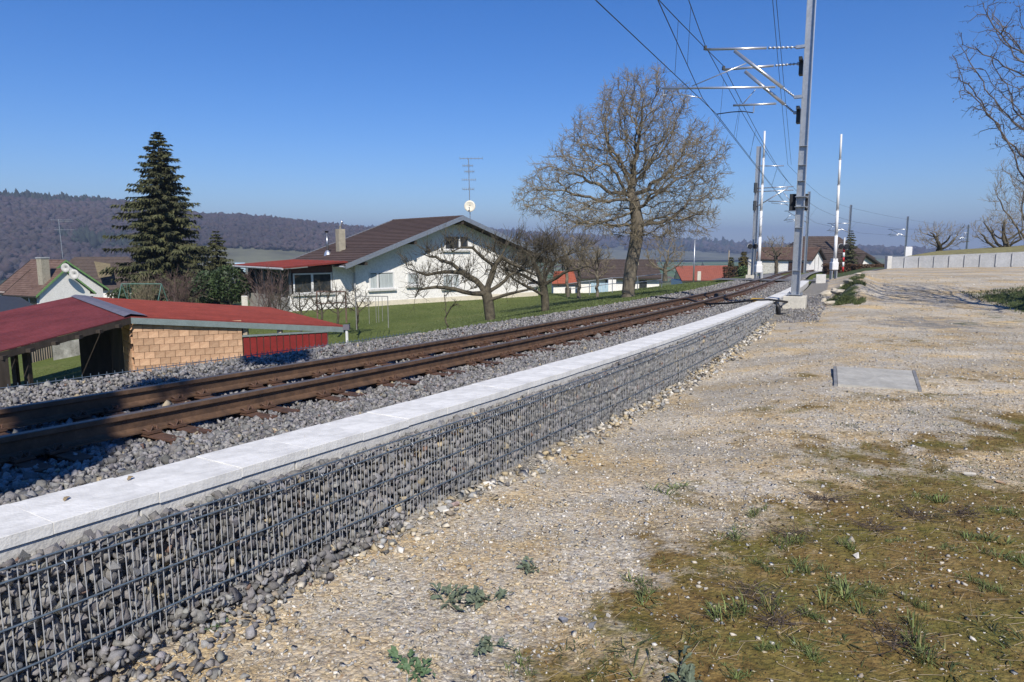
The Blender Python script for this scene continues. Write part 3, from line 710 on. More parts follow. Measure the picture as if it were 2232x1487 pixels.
cB = cantilever('cantilever', 'rear cantilever arm with short steady tube on the near mast', 24.95,
    dict(top_mast=(1741, 139), top_tip=(1577, 152), low_mast=(1732, 246), strut_top=(1624, 156), steady_a=(1598, 230), steady_b=(1692, 226), stay_a=(1620, 226), stay_b=(1646, 196), drop_a=(1644, 228), drop_b=(1642, 246), contact=(1562, 249)), True)
for nm, qq in (('front', cA), ('rear', cB)):
    pass
t_ = mast1
for k, z0, z1 in ((0, cB['top_mast'].z - .35, cA['top_mast'].z + .02), (1, cB['low_mast'].z - .30, cA['low_mast'].z + .02)):
    m = MB(); c = P(24.55, MO + .22, z=(z0 + z1) / 2); m.box(c, (.10, .9, .10), rz=-HZ); m.box(c + Vector((0, 0, -.22)), (.12, .30, .42), rz=-HZ); m.build('twin_bracket', M_cable, t_)
m = MB(); c = at(1741, 441, 22.9); m.box(c, (.58, .05, .54), rz=-.12); bo = m.build('back_board', M_black, t_)
for dz in (-.16, .16):
    m = MB(); m.box(c + Vector((.02, -.20, dz)), (.40, .36, .02), rz=-HZ); m.build('board_clamp', M_galv, t_)
    m = MB(); m.tube([c + Vector((.25, -.06, dz)), c + Vector((.25, -.02, dz))], .03, 8); m.build('clamp_bolt', M_galv, t_)

def mast_far(s, o, top_z, w, label, arm_left=False, strips=False):
    b = P(s, o, z=-1.2); hz = head(s); t = thing('catenary_mast', label, 'catenary mast', b, 'masts along the line beyond the crossing')
    m = MB(); hbeam(m, b, (b.x, b.y, top_z), w, w, -hz, .03); m.build('post', M_galv, t)
    return t
def far_arms(t, s, o, zc, zm, feeder_z=None, reach=3.2, dbl=True):
    sg = 1 if o > 3.1 else -1
    def q(d, z): return P(s, o - sg * d, z=z)
    def tb(nm, a, b, r): m = MB(); m.tube([a, b], r, 6); m.build(nm, M_tube, t, smooth=True)
    tb('top_tube', q(0, zm), q(reach * .85, zm + .05), .05)
    if dbl: tb('top_tube', q(0, zm - .28) , q(reach * .85, zm - .24), .05)
    tb('strut', q(0, zc - .1), q(reach * .72, zm - .05), .055); tb('steady_tube', q(reach * .28, zc + .35), q(reach * .86, zc + .25), .05)
    tb('stay_rod', q(reach * .62, zm - .4), q(reach * .8, zc + .3), .035); tb('registration_arm', q(reach * .35, zc + .2), q(reach * .75, zc + .02), .03)
    if feeder_z: tb('feeder_arm', q(0, feeder_z), q(reach * .60, feeder_z - .08), .05)
RZ2 = float(railz(62))
m2o = on_plane(1646, 500, 62); so2 = so_of([m2o.x], [m2o.y]); M2O = float(so2[1][0])
t2 = mast_far(62, M2O, at(1650, 330, 62).z, .34, 'grey catenary mast beside the left barrier at the crossing')
c2 = on_plane(1715, 447, 62); g2 = on_plane(1728, 408, 62); f2 = on_plane(1717, 359, 62)
reach2 = (c2 - P(62, M2O, z=c2.z)).length + .6
far_arms(t2, 62, M2O, c2.z, g2.z, f2.z, reach2 * 1.12)
for z0 in (at(1650, 416, 62).z, at(1650, 453, 62).z):
    m = MB(); q = P(62, M2O, z=z0); m.box(q + Vector((-.18, -.12, 0)), (.22, .2, .8)); m.build('weight_box', M_cable, t2)
m = MB(); q = P(62, M2O); m.box((q.x - .15, q.y - .1, -.75), (.9, .7, .75), rz=-head(62)); m.build('footing', M_foot, t2)
def far_mast_px(px, s, topy, label, conty, msgy, fy=None, reach=3.4, dbl=False):
    q = on_plane(px, 540, s); o = float(so_of([q.x], [q.y])[1][0]); t = mast_far(s, o, on_plane(px, topy, s).z, .26, label)
    if conty: far_arms(t, s, o, on_plane(px, conty, s).z, on_plane(px, msgy, s).z, on_plane(px, fy, s).z if fy else None, reach, dbl)
    return o
far_mast_px(1757, 86, 418, 'catenary mast half hidden behind the near mast and its board', 484, 460, 424, 3.0)
far_mast_px(1849, 112, 447, 'thin dark catenary mast beside the red and white post', 506, 487, None, 3.6)
far_mast_px(1974, 134, 472, 'slender catenary mast rising behind the concrete wall, left one', 515, 500, None, 3.4)
far_mast_px(2107, 156, 490, 'slender catenary mast behind the concrete wall between two pollard trees', 522, 508, None, 3.0)

def wire(name, label, pts, r=.011, sag=0.0, group='overhead wires'):
    pp = []
    for a, b in zip(pts[:-1], pts[1:]):
        n = max(2, int((b - a).length / 3)); 
        for i in range(n): k = i / n; pp.append(a.lerp(b, k) - Vector((0, 0, 4 * sag * (b - a).length / 50 * k * (1 - k))))
    pp.append(pts[-1]); m = MB(); m.tube(pp, r, 5); o = m.build(name, M_cable, None, smooth=True, origin=pts[0]); return tag(o, label, 'wire', group)
def back(px, py, ref, s_len):    # continue a span backwards over the camera: same height as ref, through picture point
    r = ray(px, py); k = (ref.z - EYE) / r.z; q = r * k + Vector((0, 0, EYE)); d = (q - ref); d.normalize(); return ref + d * s_len
aC, aM, bC, bM = cA['contact'], cA['top_tip'] + Vector((0, 0, .12)), cB['contact'], cB['top_tip'] + Vector((0, 0, .12))
c2B = on_plane(1708, 440, 62); g2B = on_plane(1722, 401, 62)
c3 = on_plane(1778, 486, 86); g3 = on_plane(1797, 461, 86); c4 = on_plane(1875, 508, 112); g4 = on_plane(1893, 488, 112); c5 = on_plane(1992, 517, 134); g5 = on_plane(2000, 500, 134); c6 = on_plane(2122, 524, 156); g6 = on_plane(2130, 508, 156)
wB = back(1298, 0, bC, 34); wBm = back(1456, 0, bM, 34); wA = back(1434, 0, aC, 30); wAm = back(1506, 0, aM, 30)
wire('contact_wire', 'lower contact wire slanting from the top left edge past the walnut crown', [wB, bC, c2, c3, c4, c5, c6])
wire('catenary_wire', 'upper carrying wire over the rear cantilever tip to the crossing', [wBm, bM, g2, g3, g4, g5, g6], .012, .5)
wire('contact_wire', 'second contact wire held by the front registration arm', [wA, aC, c2B])
wire('catenary_wire', 'second carrying wire over the front cantilever tip', [wAm, aM, g2B], .012, .5)
ORD = ['', 'first', 'second', 'third', 'fourth', 'fifth', 'sixth', 'seventh', 'eighth', 'ninth', 'tenth', 'eleventh', 'twelfth', 'thirteenth', 'fourteenth', 'fifteenth', 'sixteenth']; ORD_D = {}
def droppers(c0, c1, g0, g1, ts, lab):
    for k in ts:
        a = c0.lerp(c1, k); b = g0.lerp(g1, k) - Vector((0, 0, 4 * .5 * (g1 - g0).length / 50 * k * (1 - k)))
        ORD_D[lab] = ORD_D.get(lab, 0) + 1; m = MB(); m.tube([a, b], .006, 4); tag(m.build('dropper', M_cable, None, origin=a), ORD[ORD_D[lab]] + ' ' + lab + ', counted going away', 'wire', 'droppers')
droppers(wB, bC, wBm, bM, (.30, .62, .82), 'dropper of the left wire pair before the near mast')
droppers(wA, aC, wAm, aM, (.55, .85), 'dropper of the right wire pair before the near mast')
droppers(bC, c2, bM, g2, (.12, .27, .42, .6, .8), 'dropper of the rear cantilever wires beyond the near mast')
droppers(aC, c2B, aM, g2B, (.10, .22, .36, .5, .7), 'dropper of the front cantilever wires beyond the near mast')
droppers(c2, c3, g2, g3, (.3, .7), 'thin dropper of the wires beyond the crossing'); droppers(c3, c4, g3, g4, (.3, .7), 'thin dropper of the wires beyond the crossing')
f2b = f2 + Vector((.25, -.1, 0)); ff = on_plane(1757, 400, 86)
def fback(px, ref): r = ray(px, 0); p = r * (27 / r.y) + Vector((0, 0, EYE)); d = p - ref; return ref + d * 1.5
wire('feeder_wire', 'left of the two steep feeder wires high above the near cantilevers', [fback(1685.5, f2), f2, on_plane(1790, 427, 86), on_plane(1850, 452, 112), on_plane(1975, 478, 134), on_plane(2108, 497, 156)], .012, .2)
wire('feeder_wire', 'right of the two steep feeder wires high above the near cantilevers', [fback(1692, f2b), f2b], .012)

# ------------------------------------------------------------------ near details by the mast
def bank_things():
    r = np.random.default_rng(15)
    # cable tube over the duct to the track
    tp = [P(24.0, -.25, .05), P(23.2, .3, .16), P(23.0, .7, .14), P(23.4, 1.6, -.02), P(24.0, 2.3, -.10), P(24.6, 2.7, -.12), P(25.6, 3.4, -.06), P(26.2, 4.2, -.08), P(26.6, 5.1, -.06)]
    m = MB(); m.tube(tp, .035, 7); tag(m.build('cable', M_black, None, smooth=True, origin=tp[0]), 'black cable crossing the duct and the track near the mast', 'cable')
    m = MB(); m.tube([P(22.75, .05, .10), P(22.72, -.06, -.05), P(22.75, -.08, -.3), P(23.0, -.28, z=-.17)], [.07, .085, .08, .07], 8); tag(m.build('cable_conduit', M_black, None, smooth=True, origin=P(22.8, -.05, z=-.2)), 'thick black conduit hanging down at the end of the gabion wall', 'conduit')
    m = MB(); m.box(P(24.4, .78, .07), (.42, .5, .09), rz=-head(24)); o = m.build('cable_marker', M_yellow, None, origin=P(24.4, .78, .02)); bv = o.modifiers.new('b', 'BEVEL'); bv.width = .03; bv.segments = 2
    tag(o, 'yellow marker block on the ballast beside the white duct', 'marker')
    q = P(30, 3.1, -.12); m = MB(); m.box(P(29.5, 2.95, -.10), (.34, .5, .2), rz=-head(30)); m.box(P(29.5, 2.95, .005), (.28, .42, .02), rz=-head(30)); tag(m.build('track_box', mat('box_brown', (.09, .07, .055), .8), None, origin=q), 'small brown box between the rails near the mast', 'box')
    # rocks in the bank
    spots = [(1800, 628, .9), (1822, 612, .8), (1845, 604, .7), (1815, 640, .7), (1838, 622, .6), (1795, 655, .6), (1855, 612, .6), (1830, 650, .75), (1808, 665, .55), (1850, 640, .6), (1868, 622, .5)]
    for i, (px, py, sz) in enumerate(spots):
        s = 26.5 + (660 - py) * .19; tv, tf = T_ANG[i % len(T_ANG)]
        q = on_plane(px, py, s); z = float(yard_z(np.array([q.x]), np.array([q.y]))[0])
        me = bpy.data.meshes.new('rock'); me.from_pydata([(v[0], v[1], v[2] * .7) for v in tv], [], tf.tolist()); me.materials.append(M_rockw)
        o = bpy.data.objects.new('rock', me); COL.objects.link(o); o.location = (q.x, q.y, z + .08); o.scale = (sz, sz * .85, sz * .8); o.rotation_euler = (0, 0, r.uniform(0, 6))
        sd = o.modifiers.new('sub', 'SUBSURF'); sd.levels = sd.render_levels = 1
        k_ = sorted(range(len(spots)), key=lambda j: -spots[j][1]).index(i) + 1; tag(o, 'pale limestone rock in the grassy bank, ' + ORD[k_] + ' from the bottom', 'rock', 'rocks in the grassy bank')
bank_things()
def manhole():
    pts = [(4.62, 9.62), (5.62, 9.18), (6.42, 10.70), (5.30, 11.10)]; c = Vector((5.5, 10.15, -.02))
    t = thing('manhole_cover', 'pale concrete cover with iron edges set in the gravel', 'manhole cover', c)
    z = .014; P4 = [Vector((x, y, z)) for x, y in pts]
    n = 5
    for i in range(n):       # concrete strips
        a0 = P4[0].lerp(P4[3], i / n + .004); a1 = P4[0].lerp(P4[3], (i + 1) / n - .004); b0 = P4[1].lerp(P4[2], i / n + .004); b1 = P4[1].lerp(P4[2], (i + 1) / n - .004)
        i0, i1 = .045, .955
        m = MB(); m.slab([a0.lerp(b0, i0), a0.lerp(b0, i1), a1.lerp(b1, i1), a1.lerp(b1, i0)], .12); m.build('concrete_panel', mat('dusty_concrete', (.40, .385, .34), .9, .18, 3, .4, 50), t)
    for a, b, c_, d in ((0, .04, 0, 1), (.96, 1, 0, 1)):
        p = [P4[0].lerp(P4[1], a), P4[0].lerp(P4[1], b), P4[3].lerp(P4[2], b), P4[3].lerp(P4[2], a)]
        m = MB(); m.slab([q + Vector((0, 0, .003)) for q in p], .14); m.build('iron_edge', mat('dull_iron', (.20, .20, .20), .8, .25, 6), t)
manhole()

# ------------------------------------------------------------------ level crossing
def gz(x, y): return float(ground_z(np.array([x]), np.array([y]))[0])
def barrier(px_base, px_top, py_base, py_top, Y, label):
    b = at(px_base, py_base, Y); tp = at(px_top, py_top, Y); t = thing('barrier', label, 'barrier', b, 'raised barriers at the level crossing')
    g = min(gz(b.x, b.y), b.z) - .3
    hgt = Y / 1488
    m = MB(); m.box((b.x, b.y, b.z + 12 * hgt), (14 * hgt, 16 * hgt, 18 * hgt)); o = m.build('drive_housing', M_white2, t); bv = o.modifiers.new('b', 'BEVEL'); bv.width = .08; bv.segments = 2
    m = MB(); m.box((b.x, b.y, b.z + 24 * hgt), (10 * hgt, 12 * hgt, 8 * hgt)); m.build('housing_cap', M_white2, t)
    for sx in (-1, 1): m = MB(); m.box((b.x + sx * 5 * hgt, b.y, (g + b.z + 2 * hgt) / 2), (2.4 * hgt, 10 * hgt, b.z + 2 * hgt - g)); m.build('leg', M_galv, t)
    foot = Vector((b.x, b.y - .1, b.z + 26 * hgt)); m = MB(); n = 5
    for i in range(n):
        a0 = foot.lerp(tp, i / n); a1 = foot.lerp(tp, (i + .985) / n)
        m = MB(); m.tube([a0, a1], [.125 - .012 * i, .120 - .012 * i], 12); m.build('boom_section', M_white2, t, smooth=True)
        if i: m = MB(); m.tube([a0 - (tp - foot).normalized() * .05, a0 + (tp - foot).normalized() * .05], .137 - .012 * i, 12); m.build('boom_joint', M_conc_grey, t)
    return t
barrier(1652, 1667, 598, 285, 56, 'raised white barrier boom left of the near mast')
barrier(1817, 1834, 592, 292, 54, 'raised white barrier boom right of the near mast')
def warning_light(px, base_y, top_y, light_y, Y, label, stripes):
    b = at(px, base_y, Y); tp = at(px + .055 * (base_y - top_y), top_y, Y); t = thing('crossing_signal', label, 'crossing signal', b); u = Y / 1488
    if stripes:
        n = 5
        for i in range(n): m = MB(); m.tube([b.lerp(tp, i / n * .7), b.lerp(tp, (i + 1) / n * .7)], 2.2 * u, 8); m.build('striped_post_section', M_red if i % 2 == 0 else M_white2, t, smooth=True)
        m = MB(); m.tube([b.lerp(tp, .7), tp], 1.8 * u, 8); m.build('post_top', M_white2, t)
    else: m = MB(); m.tube([b, tp], 2.0 * u, 8); m.build('post', M_galv, t)
    for dx in (-5.5, 6):
        c = at(px + dx + .055 * (base_y - light_y), light_y, Y - .25); m = MB(); m.tube([c, c + Vector((0, .12, 0))], 5 * u, 14); m.build('lamp_disc', M_black, t)
        m = MB(); m.tube([c + Vector((0, .13, 0)), c + Vector((0, .16, 0))], 6 * u, 14); m.build('lamp_rim', M_conc_grey, t)
    return t
warning_light(1638, 600, 522, 537, 57, 'black twin crossing lamps left of the left barrier', False)
warning_light(1837, 592, 518, 537, 60, 'red and white striped crossing signal right of the right barrier', True)
def block(name, label, cat, px0, px1, py0, py1, Y, depth, m_, group=None):
    a = at(px0, py1, Y); b = at(px1, py1, Y); z1 = at(px0, py0, Y).z
    m = MB(); m.hexa([(a.x, Y, a.z - .6), (b.x, Y, b.z - .6), (b.x + (b.x / Y) * depth, Y + depth, b.z - .6), (a.x + (a.x / Y) * depth, Y + depth, a.z - .6), (a.x, Y, z1), (b.x, Y, z1), (b.x + (b.x / Y) * depth, Y + depth, z1), (a.x + (a.x / Y) * depth, Y + depth, z1)])
    o = m.build(name, m_, None, origin=(a + b) / 2); bv = o.modifiers.new('b', 'BEVEL'); bv.width = .03; bv.segments = 1; return tag(o, label, cat, group)
block('concrete_pier', 'pale concrete pier behind the crossing lamps, left of the left barrier', 'pier', 1629, 1645, 566, 606, 63.5, 1.2, M_foot)
block('concrete_block', 'pale concrete block beside the track below the right barrier', 'concrete block', 1778, 1800, 599, 612, 46, 1.0, M_conc_side)
block('switch_cabinet', 'grey cabinet beside the left barrier drive', 'cabinet', 1656, 1663, 591, 603, 58, .5, M_conc_grey)
block('road_sign_box', 'white cabinet standing behind the left end of the concrete wall', 'cabinet', 1972, 1987, 538, 566, 52, .5, M_white2)
# road over the crossing
def road():
    V, F = [], []
    for i, o in enumerate(np.linspace(-14, 7, 31)):
        for s in (52.5, 58.0):
            p = P(s, o); z = max(float(yard_z(np.array([p.x]), np.array([p.y]))[0]) + .03 if o < -3 else -9, float(railz(s)) - .07 if -3 <= o <= 7 else -9, gz(p.x, p.y) + .05)
            V.append((p.x, p.y, z))
    F = [(2 * i, 2 * i + 1, 2 * i + 3, 2 * i + 2) for i in range(30)]
    me = bpy.data.meshes.new('road'); me.from_pydata(V, [], F); me.materials.append(M_road); o = bpy.data.objects.new('road', me); COL.objects.link(o); tag(o, kind='structure')
road()
# concrete wall at the right
def conc_wall():
    A = at(1939, 588, 46); B = at(2240, 578, 43); t = thing('concrete_wall', 'long low grey concrete wall of panels behind the gravel', 'wall', A)
    d = Vector((B.x - A.x, B.y - A.y, 0)); L = d.length; d.normalize(); n = Vector((-d.y, d.x, 0)); k = 9; ext = 1.6
    for i in range(int(k * ext)):
        a = A + d * (L / k * (i + .006)); b = A + d * (L / k * (i + .994)); za = A.z + (B.z - A.z) * i / k; zb = A.z + (B.z - A.z) * (i + 1) / k
        ta = za + .84 + .06 * 0; tb_ = zb + .84
        m = MB(); m.hexa([(a.x, a.y, za - .7), (b.x, b.y, zb - .7), (b.x + n.x * .18, b.y + n.y * .18, zb - .7), (a.x + n.x * .18, a.y + n.y * .18, za - .7), (a.x, a.y, ta), (b.x, b.y, tb_), (b.x + n.x * .18, b.y + n.y * .18, tb_), (a.x + n.x * .18, a.y + n.y * .18, ta)])
        m.build('wall_panel', M_conc_grey, t)
        if i: m = MB(); m.box((a.x - n.x * .03, a.y - n.y * .03, (za + ta) / 2 - .05), (.08, .06, .78)); m.build('joint_cover', M_conc_grey, t)
    c = A - d * .1 + n * .1; m = MB(); m.box((c.x, c.y, A.z + .45), (.3, .34, .92)); m.build('end_post', M_conc_side, t)
    # grass bank held by the wall
    V, F = [], []; q = A + n * .19
    for i in range(13):
        for j, (dd, dz) in enumerate(((0, .80), (3, 1.15), (10, 1.5), (24, 1.5), (40, .3))):
            p = A + d * (L / 8 * i + .72 * dd) + n * (.19 + dd); V.append((p.x, p.y, A.z + (B.z - A.z) * i / 8 + (dz + .05 * math.sin(i * 1.7 + j) if i > 0 else (-.6 if j else .6))))
    F = [(i * 5 + j, i * 5 + j + 1, i * 5 + j + 6, i * 5 + j + 5) for i in range(12) for j in range(4)]
    me = bpy.data.meshes.new('grass_bank'); me.from_pydata(V, [], F); me.materials.append(mat('dry_grass', (.20, .17, .075), .95, .25, 4, .5, 30, col2=(.26, .24, .10))); o = bpy.data.objects.new('grass_bank', me); COL.objects.link(o); tag(o, kind='structure'); fix_normals(o)
    return A, B, d, n
WA, WB, WD, WN = conc_wall()

# ------------------------------------------------------------------ buildings
class Frame:
    """local frame: u along the gable front, w along the ridge (away), heights z"""
    def __init__(s, o, hd): s.o = Vector(o); s.u = Vector((math.sin(hd), math.cos(hd), 0)); s.w = Vector((-math.cos(hd), math.sin(hd), 0))
    def __call__(s, u, w, z): return Vector((s.o.x, s.o.y, 0)) + s.u * u + s.w * w + Vector((0, 0, z))
def tiles(parent, c00, c10, c11, c01, rows, cols, m_, name='tile_course', thick=.05):
    """roof plane c00 (eave,start) c10 (eave,end) c11 (ridge,end) c01 (ridge,start): overlapping courses"""
    nrm = (c10 - c00).cross(c01 - c00).normalized()
    if nrm.z < 0: nrm = -nrm
    for i in range(rows):
        a = c00.lerp(c01, i / rows); b = c10.lerp(c11, i / rows); c = c10.lerp(c11, (i + 1.08) / rows if i < rows - 1 else 1); d = c00.lerp(c01, (i + 1.08) / rows if i < rows - 1 else 1)
        m = MB(); n = cols
        for k in range(n):
            t0, t1 = k / n, (k + 1) / n; p = [a.lerp(b, t0), a.lerp(b, (t0 + t1) / 2), a.lerp(b, t1)]; q = [d.lerp(c, t0), d.lerp(c, (t0 + t1) / 2), d.lerp(c, t1)]
            up = [nrm * (thick * .55), nrm * thick, nrm * (thick * .55)]
            for h in (0, 1): m.quad(p[h] + up[h], p[h + 1] + up[h + 1], q[h + 1] + nrm * .006, q[h] + nrm * .006)
        m.quad(a, b, b + nrm * thick * .8, a + nrm * thick * .8)
        m.build(name, m_, parent)
def gable_walls(t, f, u0, u1, w0, w1, zb, ze, za, ua, m_, thick=.3, front=True):
    pts = [(u0, zb), (u1, zb), (u1, ze), (ua, za), (u0, ze)]
    m = MB(); m.slab([f(u, w0, z) for u, z in pts], f.w * thick); fix_normals(m.build('gable_wall', m_, t))
    m = MB(); m.slab([f(u, w1 - thick, z) for u, z in pts], f.w * thick); fix_normals(m.build('gable_wall', m_, t))
    for u in (u0, u1 - thick):
        m = MB(); m.hexa([f(u, w0 + thick + .002, zb), f(u + thick, w0 + thick + .002, zb), f(u + thick, w1 - thick - .002, zb), f(u, w1 - thick - .002, zb), f(u, w0 + thick + .002, ze - .02), f(u + thick, w0 + thick + .002, ze - .02), f(u + thick, w1 - thick - .002, ze - .02), f(u, w1 - thick - .002, ze - .02)]); fix_normals(m.build('side_wall', m_, t))
def window(t, f, u0, u1, z0, z1, w=-.0, split=None, curtain=True, sill=True, bars=False, proud=.03):
    """a window on the front face at depth w: frame proud of the wall, pane set inside it"""
    e = .09; fr = bpy.data.objects.new('window', None); COL.objects.link(fr); fr.parent = t; fr.location = f((u0 + u1) / 2, w, z0) - Vector(t.location)
    def bx(nm, a0, a1, b0, b1, d0, d1, mm): m = MB(); m.hexa([f(a0, w - d1, b0), f(a1, w - d1, b0), f(a1, w - d0, b0), f(a0, w - d0, b0), f(a0, w - d1, b1), f(a1, w - d1, b1), f(a1, w - d0, b1), f(a0, w - d0, b1)]); return fix_normals(m.build(nm, mm, fr))
    bx('pane', u0 + e, u1 - e, z0 + e, z1 - e, .002, .008, M_glass)
    if curtain:
        n = max(4, int((u1 - u0) / .12)); m = MB()
        for i in range(n):
            a0 = u0 + e + (u1 - u0 - 2 * e) * i / n; a1 = u0 + e + (u1 - u0 - 2 * e) * (i + 1) / n; am = (a0 + a1) / 2
            if split and abs(am - split) < .12: continue
            m.quad(f(a0, w - .012, z0 + e), f(am, w - .020, z0 + e), f(am, w - .020, z1 - e - .05), f(a0, w - .012, z1 - e - .05)); m.quad(f(am, w - .020, z0 + e), f(a1, w - .012, z0 + e), f(a1, w - .012, z1 - e - .05), f(am, w - .020, z1 - e - .05))
        m.build('curtain', M_curtain, fr)
    for nm, a in (('frame_bar', (u0, u1, z0, z0 + e)), ('frame_bar', (u0, u1, z1 - e, z1)), ('frame_bar', (u0, u0 + e, z0 + e, z1 - e)), ('frame_bar', (u1 - e, u1, z0 + e, z1 - e))): bx(nm, *a, .002, proud + .02, M_frame)
    if split: bx('mullion', split - .07, split + .07, z0 + e, z1 - e, .002, proud + .03, M_frame)
    if bars:
        for k in range(5): bx('flower_grille', u0 + .1 + (u1 - u0 - .2) * k / 4.0 - .02, u0 + .1 + (u1 - u0 - .2) * k / 4.0 + .02, z0 + .1, z1 - .1, .07, .09, M_darkwood)
    if sill: bx('sill', u0 - .12, u1 + .12, z0 - .12, z0 - .01, .002, .18, M_conc_side)
    return fr
def gable_roof(t, f, u0, u1, ua, ze, za, w0, w1, ou, ow, m_, rows=14, cols=20, verge=M_galv, thick=.16, soffit=M_darkwood, gut=None):
    """ridge along w; overhang ou at the eaves, ow at the gables"""
    for sgn, ue in ((-1, u0 - ou), (1, u1 + ou)):
        sl = (za - ze) / (ua - u0) if sgn < 0 else (za - ze) / (u1 - ua); zE = ze - sl * ou
        e0, e1, r1, r0 = f(ue, w0 - ow, zE), f(ue, w1 + ow, zE), f(ua, w1 + ow, za), f(ua, w0 - ow, za)
        up = Vector((0, 0, .05 + thick))
        m = MB(); m.slab([p + up for p in ((e0, e1, r1, r0) if sgn < 0 else (e1, e0, r0, r1))], thick); fix_normals(m.build('roof_deck', soffit, t))
        tiles(t, e0 + up + Vector((0, 0, .004)), e1 + up + Vector((0, 0, .004)), r1 + up + Vector((0, 0, .004)), r0 + up + Vector((0, 0, .004)), rows, cols, m_)
        for (p, q) in ((e0, r0), (e1, r1)):         # verge boards
            dd = f.w * (-.03 if p is e0 else .03); m = MB(); m.hexa([p + dd * .2 + Vector((0, 0, -.02)), q + dd * .2 + Vector((0, 0, -.02)), q + dd + Vector((0, 0, -.02)), p + dd + Vector((0, 0, -.02)), p + dd * .2 + up + Vector((0, 0, .09)), q + dd * .2 + up + Vector((0, 0, .09)), q + dd + up + Vector((0, 0, .09)), p + dd + up + Vector((0, 0, .09))]); fix_normals(m.build('verge_board', verge if (p is e0 or gut is None) else gut, t))
        m = MB(); g = f.u * (sgn * .07); m.tube([e0 + up * .6 + g, e1 + up * .6 + g], .07, 8); m.build('gutter', gut or verge, t, smooth=True)
    m = MB(); m.tube([f(ua, w0 - ow, za + .05 + thick), f(ua, w1 + ow, za + .05 + thick)], .11, 8); m.build('ridge_cap', m_, t)

def antenna(name, label, foot, hgt, arms, dish=None, tilt=0.0):
    t = thing(name, label, 'antenna', foot); tp = foot + Vector((tilt * hgt, 0, hgt))
    m = MB(); m.tube([foot - Vector((0, 0, .6)), tp], .035, 6); m.build('pole', M_galv, t)
    for (k, L, off) in arms:
        c = foot.lerp(tp, k); m = MB(); m.tube([c + Vector((-L * (.5 - off), 0, 0)), c + Vector((L * (.5 + off), 0, 0))], .022, 5); m.build('boom', M_galv, t)
        n = 7
        for i in range(n): x = -L * (.5 - off) + L * i / (n - 1); m = MB(); m.tube([c + Vector((x, -.25, .03)), c + Vector((x, .25, .03))], .014, 4); m.tube([c + Vector((x, 0, -.09)), c + Vector((x, 0, .12))], .012, 4); m.build('element', M_galv, t)
    if dish:
        for k, rad in dish:
            c = foot.lerp(tp, k) + Vector((0, -.15, 0)); bm = bmesh.new(); ring = []
            me = MB(); n = 20
            for j, (rr, dd) in enumerate(((.02, 0), (.35, -.02), (.7, -.07), (1.0, -.15))):
                for i in range(n): a = 2 * math.pi * i / n; me.v.append(c + Vector((rr * rad * math.cos(a), dd * rad * 1.4, rr * rad * math.sin(a))))
            for j in range(3):
                for i in range(n): me.f.append((j * n + i, j * n + (i + 1) % n, (j + 1) * n + (i + 1) % n, (j + 1) * n + i))
            bm.free(); d = me.build('dish', mat('dish_cream', (.72, .68, .56), .5, .06, 3), t, smooth=True); sd = d.modifiers.new('s', 'SOLIDIFY'); sd.thickness = .03
            m = MB(); m.tube([c + Vector((0, -.02, -rad * .9)), c + Vector((-.02, -rad * .75, -rad * .35))], .02, 5); m.box(c + Vector((-.02, -rad * .78, -.3 * rad)), (.1, .14, .1)); m.build('feed_arm', M_galv, t)
    return t

